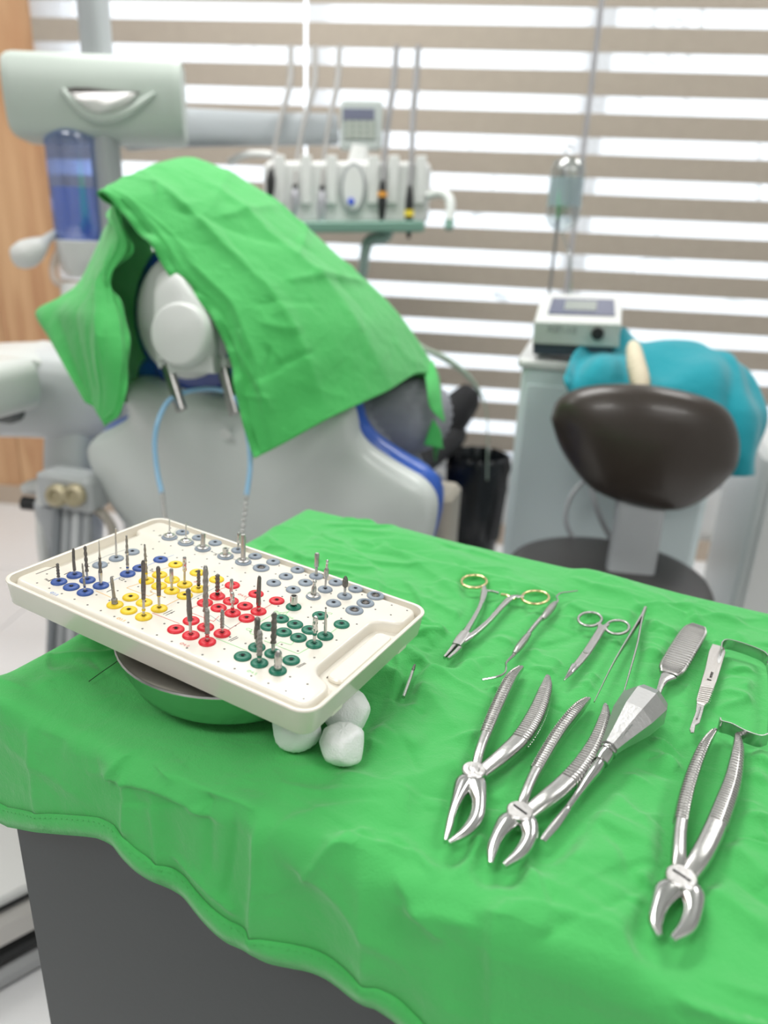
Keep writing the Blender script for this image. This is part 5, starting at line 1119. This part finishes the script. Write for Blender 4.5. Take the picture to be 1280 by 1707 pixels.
for x, m_ in ((96, BLACK), (112, GREYM), (128, MATS['soft_grey_plastic']), (146, GREYM)): obj('suction_hose', *sweep([P(x, 845, 1.42), P(x - 2, 900, 1.42), P(x - 6, 990, 1.44), P(x - 12, 1100, 1.50)], [.016, .018, .018, .018], n=20, seg=10), m_ if m_ is not BLACK else mat('dark_hose', (.24, .26, .28), .5), au)
obj('beige_hose', *sweep([P(150, 845, 1.42), P(172, 858, 1.42), P(188, 885, 1.42), P(186, 930, 1.42)], .018, n=16, seg=10), mat('beige_hose_plastic', (.42, .38, .33), .5), au)
obj('side_lever', *sweep([P(38, 815, 1.50), P(60, 812, 1.5), P(90, 815, 1.5)], [.02, .034, .03], n=10, seg=12), WHITE, au)
obj('lever_grip', *sweep([P(38, 838, 1.49), P(68, 842, 1.49)], [.028, .026], n=4, seg=12), BLACK, au)
obj('side_shield', *sweep([P(82, 790, 1.47), P(80, 900, 1.47), P(96, 1010, 1.5)], [.03, .026, .02], [.05, .05, .04], up=FD, n=12, seg=12, ex=3), WHITE, au)

# ---------------------------------------------------------------- doctor's delivery unit
du_ = thing('delivery_unit', 'white dentist delivery unit with upright whip hoses in front of the middle blind', 'dental unit', P(580, 380, 2.1))
D1, D2 = P(440, 322, 2.08), P(716, 322, 2.14); dax = nrm(D2 - D1); dn_ = nrm(np.cross(dax, EZ)); dn_ = dn_ if dn_ @ CF < 0 else -dn_
DL = np.linalg.norm(D2 - D1); dc = (D1 + D2) / 2
obj('housing', *box(dc - dn_ * .06, dax, EZ, dn_, DL, .165, .15, .022, 5), WHITE, du_, angle=30)
obj('lower_band', *box(P(600, 378, 2.10) - dn_ * .03, dax, EZ, dn_, .35, .030, .20, .01, 4), GREENTRIM, du_, angle=30)
for x in (466, 510, 552, 622, 655, 700): obj('holder_fin', *box(PL(x, 300, dc + dn_ * .02, dn_), dax, EZ, dn_, .030, .125, .014, .004, 3), WHITE, du_, angle=30)
pc_ = PL(588, 314, dc + dn_ * .018, dn_)
def ov(r1, r2, h0, h1): return loft([[pc_ + dax * (r1 * math.cos(t)) + EZ * (r2 * math.sin(t)) + dn_ * h for t in np.linspace(0, 2 * math.pi, 33)[:-1]] for h in (h0, h1)])
obj('oval_frame', *ov(.036, .066, 0, .010), mat('panel_grey', (.35, .37, .38), .4), du_); obj('oval_panel', *ov(.028, .057, .009, .014), WHITE, du_)
obj('blue_button', *lathe([(.010, 0), (.009, .006), (0, .007)], PL(585, 336, pc_ + dn_ * .014, dn_), dn_, 16), BLUEP, du_)
scn = obj('display_housing', *box(P(602, 210, 2.08), dax, EZ, dn_, .118, .125, .035, .012, 4), mat('display_grey', (.45, .49, .48), .4), du_, angle=30)
pf_ = P(602, 210, 2.08) + dn_ * .018
obj('display_screen', *box(PL(598, 192, pf_, dn_), dax, EZ, dn_, .088, .032, .003, .002), SCREEN, scn)
obj('keypad', *box(PL(600, 216, pf_, dn_), dax, EZ, dn_, .088, .050, .003, .002), mat('keypad_green_grey', (.30, .34, .31), .5), scn)
for i in range(4):
    for j in range(3): obj('key', *box(PL(582 + 12 * i, 206 + 10 * j, pf_ + dn_ * .002, dn_), dax, EZ, dn_, .013, .010, .002, .002), mat('key_pale', (.45, .48, .44), .5), scn)
obj('display_neck', *sweep([P(600, 244, 2.09), P(596, 275, 2.10)], [.05, .06], [.03, .03], up=dn_, n=4, seg=12, ex=3), WHITE, du_)
WHIP = mat('whip_grey', (.20, .20, .205), .4); TUBE = mat('hose_grey', (.28, .275, .265), .5)
for i, (xt, xm, xb, yb, y1, bandc) in enumerate(((485, 483, 452, 284, 332, None), (525, 524, 492, 310, 362, None), (566, 562, 537, 312, 386, None), (661, 656, 638, 302, 372, ORANGE), (697, 693, 683, 310, 398, YELLOWB))):
    hd = PL((xb), yb, dc + dn_ * .055, dn_)
    obj('whip_rod', *sweep([P(xt, 78, 2.11), P(xm, 140, 2.10), P((xm + xb) / 2, 200, 2.09), P(xb + 3, 262, 2.08), hd], [.018, .018, .014, .011, .010] if i < 3 else [.018, .019, .018, .015, .012], n=24, seg=10), WHIP if i >= 3 else TUBE, du_)
    he = PL(xb - 2, y1, dc + dn_ * .058, dn_); hp2 = thing('dental_handpiece', ['leftmost dental handpiece, black, partly behind the green drape', 'second dental handpiece from the left, grey bodied, partly behind the drape', 'silver handpiece hanging left of the oval control panel', 'black handpiece with an orange ring', 'black handpiece with a yellow ring at the right end'][i], 'handpiece', hd)
    bodym = BLACK if i in (0, 3, 4) else mat('handpiece_silver', (.55, .55, .60), .3, .7)
    obj('body', *sweep([hd, hd * .7 + he * .3, hd * .3 + he * .7, he], [.013, .024, .022, .010], n=16, seg=14), bodym, hp2)
    if i in (1, 2): obj('rear_collar', *sweep([hd + EZ * .004, hd * .75 + he * .25], [.014, .020], n=6, seg=12), BLACK, hp2)
    if bandc: q = .25 if i == 3 else .45; obj('colour_ring', *sweep([hd * (1 - q) + he * q, hd * (.88 - q) + he * (q + .12)], .027, n=4, seg=14), bandc, hp2)
obj('side_handle', *sweep([P(712, 327, 2.12), P(735, 322, 2.10), P(750, 335, 2.09), P(749, 375, 2.09)], [.022, .026, .028, .024], n=24, seg=12), WHITEP, du_)
obj('handle_tip', *sweep([P(749, 368, 2.09), P(748, 382, 2.09)], .026, n=4, seg=12), GREENTRIM, du_)
obj('support_arm', *sweep([P(648, 385, 2.13), P(640, 396, 2.13), P(615, 402, 2.14), P(608, 425, 2.15), P(600, 470, 2.2), P(560, 560, 2.3)], [.03, .034, .034, .03, .03, .04], n=30, seg=12), mat('arm_green_grey', (.34, .46, .42), .4), du_)
obj('back_hose', *sweep([P(380, 272, 2.1), P(410, 258, 2.1), P(450, 258, 2.1), P(470, 268, 2.1)], .02, n=16, seg=10), WHITE, du_)
None and obj('rear_hose', *sweep([P(470, 262, 2.16), P(500, 240, 2.17), P(512, 150, 2.18), P(518, 85, 2.18), P(560, 75, 2.18), P(690, 75, 2.17)], .012, n=40, seg=8), TUBE, du_)
# pale green hose arching from under the drape
tag(obj('green_hose', *sweep([P(690, 570, 1.9), P(712, 584, 1.9), P(742, 598, 1.92), P(775, 622, 1.95), P(800, 655, 2.0), P(812, 700, 2.05), P(812, 800, 2.1)], [.014, .014, .018, .014, .008, .004, .004], n=40, seg=8), mat('pale_green_hose', (.42, .52, .42), .5)),
    'thin pale green hose arching out from behind the drape', 'hose')

# ---------------------------------------------------------------- right: cart, drill motor, drip, teal bundle, stool, bin
ct1, ct2 = P(838, 905, 1.72), P(1180, 960, 1.62)
cax = nrm((ct2 - ct1) * np.array([1, 1, 0])); cnn = np.array([cax[1], -cax[0], 0]); cnn = cnn if cnn @ CF < 0 else -cnn
c0 = ct1.copy(); wc = .42; ztop = PL(885, 600, c0, cnn)[2]
cart = thing('equipment_cart', 'tall pale blue-grey cart behind the brown stool', 'cart', (c0 + cax * wc / 2 - cnn * .22) * np.array([1, 1, 0]))
cc_ = (c0 + cax * wc / 2 - cnn * .22) * np.array([1, 1, 0])
obj('body', *box(cc_ + EZ * (ztop / 2 + .03), cax, cnn, EZ, wc, .44, ztop - .08, .02, 4), CARTM, cart, angle=30)
obj('front_panel', *box(cc_ + cnn * .221 + EZ * (ztop / 2 + .02), cax, EZ, cnn, wc - .03, ztop - .14, .008, .01, 3), CARTM, cart, angle=30)
obj('top_plate', *box(cc_ + EZ * (ztop - .008), cax, cnn, EZ, wc + .02, .46, .02, .02, 4), WHITE, cart, angle=30)
for a in (-1, 1):
    for b in (-1, 1): obj('caster', *lathe([(0, 0), (.028, .001), (.03, .01), (.028, .024), (0, .025)], cc_ + cax * a * (wc / 2 - .05) + cnn * b * .16 + EZ * .032, cax, 14), BLACK, cart)
for pts in ([(938, 700, 1.55), (945, 820, 1.5), (942, 850, 1.5), (955, 890, 1.5), (975, 915, 1.5)], [(985, 820, 1.52), (992, 850, 1.5), (1005, 880, 1.5), (1012, 900, 1.5)]):
    pass
cbl = thing('hanging_cable', 'grey cable looping down the front of the cart', 'cable', P(945, 850, 1.6))
obj('cable', *sweep([P(975, 800, 1.56), P(955, 822, 1.55), P(944, 850, 1.55), P(946, 880, 1.55), P(970, 915, 1.55), P(1000, 960, 1.55)], .010, n=30, seg=8), GREYM, cbl)
obj('cable', *sweep([P(985, 810, 1.56), P(992, 840, 1.55), P(1004, 870, 1.55), P(1020, 900, 1.56)], .012, n=20, seg=8), GREYM, cbl)
# implant motor on the cart
mt = thing('implant_motor', 'white implant motor console with sloping display and dark foot on the cart', 'medical device', P(955, 580, 1.74))
mc = PL(962, 548, c0 + cnn * .002, cnn); mw = .225
def fr(x, y, o_=0): return PL(x, y, mc + cnn * o_, cnn)
obj('dark_foot', *prism([fr(888, 572), fr(1020, 578), fr(1020, 594), fr(888, 590)], -cnn * .16), mat('slate_foot', (.045, .065, .09), .4), mt, smooth=False)
obj('front_housing', *prism([fr(891, 536, .01), fr(1034, 540, .01), fr(1032, 580, .01), fr(887, 573, .01)], -cnn * .18, .003), DISP, mt, smooth=False)
zz = fr(891, 536, .01); sl = [fr(890, 536, .01), fr(1036, 541, .01)]; back_up = -cnn * .17 + EZ * .045
s4 = [sl[0], sl[1], sl[1] + back_up, sl[0] + back_up]; sn = nrm(np.cross(sl[1] - sl[0], back_up)); sn = sn if sn[2] > 0 else -sn
obj('sloping_top', *prism(s4, -sn * .02, .003), WHITE, mt, smooth=False)
e_ = sl[1] - sl[0]
obj('display', *prism([s4[0] + e_ * a + back_up * b + sn * .0008 for a, b in ((.14, .25), (.92, .25), (.90, .80), (.15, .80))], sn * .002), SCREEN, mt, smooth=False)
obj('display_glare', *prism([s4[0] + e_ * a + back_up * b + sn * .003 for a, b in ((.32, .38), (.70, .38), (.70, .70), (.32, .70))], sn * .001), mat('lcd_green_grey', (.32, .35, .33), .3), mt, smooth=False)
obj('dial_knob', *lathe([(.013, 0), (.012, .012), (0, .013)], fr(996, 556, .012), cnn, 18), BLACK, mt)
text_obj('brand_caption', 'XIP-10', .022, fr(910, 553, .0115), cax, EZ, mat('caption_grey', (.30, .34, .32), .6), mt, .0004)
# drip rod and saline bottle
dr = thing('drip_stand', 'thin steel drip rod rising from the motor console', 'drip stand', P(948, 500, 1.80))
rt_, rb_2 = P(948, 232, 1.74), P(915, 492, 1.78)
obj('rod', *sweep([np.array([rb_2[0], rb_2[1], ztop + .003]), P(926, 400, 1.765), P(938, 300, 1.75), P(944, 262, 1.745)], .008, n=10, seg=8), WHIP, dr)
obj('hook', *sweep([P(944, 264, 1.745), P(943, 246, 1.745), P(950, 242, 1.745), P(956, 250, 1.745)], .005, n=14, seg=8), STEEL, dr)
sb = thing('saline_bottle', 'clear plastic saline bottle hanging on the drip rod', 'bottle', P(938, 385, 1.75))
bb2 = P(936, 378, 1.76); hh2 = np.linalg.norm(P(938, 272, 1.76) - bb2)
obj('bottle', *lathe([(.012, -.01), (.030, 0), (.040, .02), (.040, hh2 * .8), (.034, hh2 * .95), (.012, hh2)], bb2, EZ, 24), CLEARP, sb, angle=60)
obj('label', *lathe([(.0385, hh2 * .3), (.0385, hh2 * .7)], bb2, EZ, 24), mat('pale_blue_label', (.52, .64, .70), .5), sb)
obj('drip_tube', *sweep([bb2 - EZ * .01, P(948, 420, 1.76), P(952, 460, 1.77), P(950, 492, 1.78)], .006, n=20, seg=8), CLEARP, sb)
# teal wrapped bundle
tl = [[(945, 640, 1.44), (947, 610, 1.46), (956, 592, 1.50), (982, 573, 1.54), (1030, 548, 1.58), (1042, 552, 1.66)],
      [(962, 672, 1.42), (968, 630, 1.43), (985, 602, 1.47), (1010, 580, 1.53), (1040, 552, 1.58), (1050, 560, 1.66)],
      [(1010, 680, 1.41), (1018, 635, 1.42), (1030, 605, 1.46), (1045, 584, 1.52), (1066, 566, 1.57), (1070, 572, 1.66)],
      [(1075, 690, 1.41), (1080, 645, 1.42), (1088, 615, 1.45), (1098, 590, 1.50), (1110, 569, 1.56), (1112, 575, 1.66)],
      [(1130, 710, 1.40), (1138, 660, 1.41), (1145, 625, 1.43), (1152, 596, 1.48), (1165, 572, 1.54), (1165, 580, 1.62)],
      [(1185, 760, 1.39), (1195, 700, 1.39), (1202, 645, 1.41), (1205, 605, 1.46), (1192, 580, 1.52), (1190, 588, 1.60)],
      [(1215, 792, 1.39), (1228, 740, 1.39), (1236, 680, 1.40), (1240, 635, 1.44), (1222, 598, 1.50), (1215, 600, 1.58)],
      [(1262, 792, 1.42), (1277, 740, 1.43), (1279, 690, 1.45), (1266, 645, 1.48), (1245, 612, 1.52), (1240, 615, 1.58)]]
g = resample_grid(np.array([[P(*q) for q in r] for r in tl]), 90, 50)
tn = np.cross(np.gradient(g, axis=0), np.gradient(g, axis=1)); tn /= np.linalg.norm(tn, axis=2, keepdims=True) + 1e-9
if tn[40, 20] @ CF > 0: tn = -tn
a_, b_ = np.meshgrid(np.linspace(0, 1, 90), np.linspace(0, 1, 50), indexing='ij')
g = g + tn * (.011 * np.sin(a_ * 21 + 5 * b_ + 2 * np.sin(a_ * 7)) * (1 - b_) + .007 * np.sin(a_ * 17 - 9 * b_ + 1) * (1 - .6 * b_) + .004 * np.sin(b_ * 17 + a_ * 8) * (1 - b_))[..., None]
tag(obj('teal_wrap', *grid(g, thick=.003), TEAL, None, angle=180), 'teal nonwoven wrap draped over the top of the cart behind the stool', 'cloth')
gl = thing('latex_glove', 'crumpled beige finger shaped latex cover poking above the stool backrest', 'glove', P(1062, 640, 1.40))
obj('finger', *sweep([P(1054, 570, 1.45), P(1056, 580, 1.43), P(1060, 605, 1.40), P(1066, 632, 1.38), P(1068, 650, 1.37)], [.008, .026, .034, .036, .032], n=40, seg=14, rip=lambda i, k_: 1 + .09 * math.sin(i * 1.9)), BEIGE, gl)
# stool
sto = thing('dentist_stool', 'dentist stool with brown leatherette backrest and dark seat', 'stool', (*Z(1040, 960, .55)[:2], 0))
BK = [(922, 702), (935, 668), (978, 646), (1050, 640), (1110, 646), (1170, 660), (1210, 678), (1232, 705), (1243, 745), (1236, 785), (1205, 815), (1170, 838), (1130, 851), (1080, 848), (1020, 832), (985, 815), (958, 785), (936, 748)]
bo = catmull([(x, y, 0) for x, y in BK + [BK[0]]], 73)[:-1, :2]; bc = np.array([1082, 745.])
BD = 1.34; bn = nrm(np.array([-.10, -.99, .12])); b0 = P(*bc, BD)
def bko(s, h):
    out = []
    for q in bo:
        p = PL(*(bc + (q - bc) * s), b0, bn); lat = (p - b0) @ nrm(np.cross(bn, EZ)); out.append(p + bn * (h + .0 - 1.1 * lat * lat))
    return out
obj('backrest', *loft([bko(.80, -.045), bko(.93, -.040), bko(.985, -.026), bko(1.0, -.010), bko(.99, .006), bko(.95, .017), bko(.85, .028), bko(.65, .038), bko(.4, .044), bko(.15, .046)]), BROWN, sto, angle=60)
pp0, pp1 = P(1068, 838, BD + .03), P(1050, 950, BD + .06)
obj('backrest_post', *sweep([P(1072, 800, BD + .04), pp0, pp1, P(1040, 1010, BD + .05)], .088, .03, up=bn, n=8, seg=14, ex=5), GREYM, sto, angle=40)
zs = .545; sc0 = Z(1020, 985, zs); sc0 = np.array([sc0[0], sc0[1], zs])
sr = np.linalg.norm(Z(852, 915, zs) - Z(1192, 1000, zs)) / 2
sc0 = (Z(852, 915, zs) + Z(1192, 1000, zs)) / 2 ; 
obj('seat', *lathe([(sr * .6, -.06), (sr * .95, -.055), (sr * 1.0, -.035), (sr * 1.0, -.015), (sr * .96, -.003), (sr * .85, .002), (0, .004)], sc0, EZ, 48), SEATM, sto, angle=60)
obj('gas_column', *lathe([(.028, 0), (.028, .25), (.02, .25), (.02, zs - .14)], np.array([sc0[0], sc0[1], .08]), EZ, 20), POLISH, sto)
for i in range(5):
    a = i * 2 * math.pi / 5 + .3; e = np.array([math.cos(a), math.sin(a), 0]); b_ = np.array([sc0[0], sc0[1], 0])
    obj('base_leg', *sweep([b_ + EZ * .10, b_ + e * .14 + EZ * .085, b_ + e * .25 + EZ * .065], [.04, .035, .025], [.03, .025, .02], n=8, seg=10), POLISH, sto)
    obj('caster', *lathe([(0, 0), (.024, .001), (.026, .01), (.024, .022), (0, .023)], b_ + e * .25 + EZ * .027 - np.cross(EZ, e) * .011, np.cross(EZ, e), 14), BLACK, sto)
# bin with black liner
bz = P(800, 905, 2.25); bt1, bt2 = P(750, 765, 2.25), P(846, 765, 2.25); br = np.linalg.norm(bt2 - bt1) / 2; btc = (bt1 + bt2) / 2
bin_ = thing('waste_bin', 'round waste bin with crumpled black liner beside the cart', 'bin', (btc[0], btc[1], 0)); bo_ = np.array([btc[0], btc[1], 0.001])
obj('bin_body', *lathe([(br * .78, 0), (br * .8, .01), (br * .96, btc[2] - .04), (br * 1.0, btc[2] - .02), (br * .94, btc[2] - .02), (br * .75, .02), (0, .02)], bo_, EZ, 36), mat('bin_black_plastic', (.01, .011, .013), .4), bin_, angle=60)
vs, fs = lathe([(br * .93, btc[2] - .25), (br * 1.03, btc[2] - .10), (br * 1.06, btc[2] - .02), (br * 1.03, btc[2] + .012), (br * .98, btc[2] + .014), (br * .90, btc[2] - .03), (br * .80, btc[2] - .16), (0, btc[2] - .30)], bo_, EZ, 60)
vs = [v + nrm((v - bo_) * np.array([1, 1, 0])) * .008 * math.sin(i * 1.7 + (i // 60) * 2.1) for i, v in enumerate(vs)]
obj('liner', vs, fs, BAG, bin_, angle=180)
# beige floor box and white equipment under the chair, right side
tag(obj('beige_box', *box(P(722, 850, 1.62) * np.array([1, 1, 0]) + EZ * .31, RT, FD, EZ, .10, .12, .61, .02, 4), BEIGEB, None, angle=30), 'beige floor standing box between chair and bin', 'box')
# white cabinet at the right edge
wcx = P(1245, 900, 1.95)
wc_ = thing('white_cabinet', 'low white cabinet at the right edge behind the stool', 'cabinet', (wcx + cax * .18) * np.array([1, 1, 0]))
obj('body', *box((wcx + cax * .18) * np.array([1, 1, 0]) + EZ * .36, cax, cnn, EZ, .46, .42, .66, .03, 5), WHITE, wc_, angle=30)
obj('door', *box((wcx + cax * .18 + cnn * .214) * np.array([1, 1, 0]) + EZ * .36, cax, EZ, cnn, .42, .58, .012, .01, 3), WHITE, wc_, angle=30)
obj('plinth', *box((wcx + cax * .18) * np.array([1, 1, 0]) + EZ * .016, cax, cnn, EZ, .42, .38, .03, .01, 2), GREYM, wc_, angle=30)
# base plate of another unit at the lower left
fb = Z(22, 1545, .0); fdir = nrm([.74, .67, 0]); fside = np.array([fdir[1], -fdir[0], 0])
ft = thing('foot_control', 'white and black foot control unit on the floor at the lower left', 'foot control', fb)
fc_ = fb - fdir * .14 + np.array([-fside[0], -fside[1], 0]) * .02
obj('lower_skirt', *box(fc_ + EZ * .018, fdir, fside, EZ, .42, .26, .034, .03, 4), mat('foot_grey', (.45, .46, .47), .4), ft, angle=30)
obj('black_band', *box(fc_ + EZ * .052, fdir, fside, EZ, .40, .24, .034, .03, 4), BLACK, ft, angle=30)
obj('pedal_body', *box(fc_ + EZ * .102, fdir, fside, EZ, .41, .25, .066, .03, 4), mat('warm_white_plastic', (.66, .64, .61), .4), ft, angle=30)
obj('black_trim', *box(fc_ + EZ * .143, fdir, fside, EZ, .39, .23, .016, .03, 4), BLACK, ft, angle=30)
obj('top_cover', *box(fc_ + EZ * .160, fdir, fside, EZ, .40, .24, .018, .03, 4), WHITE, ft, angle=30)
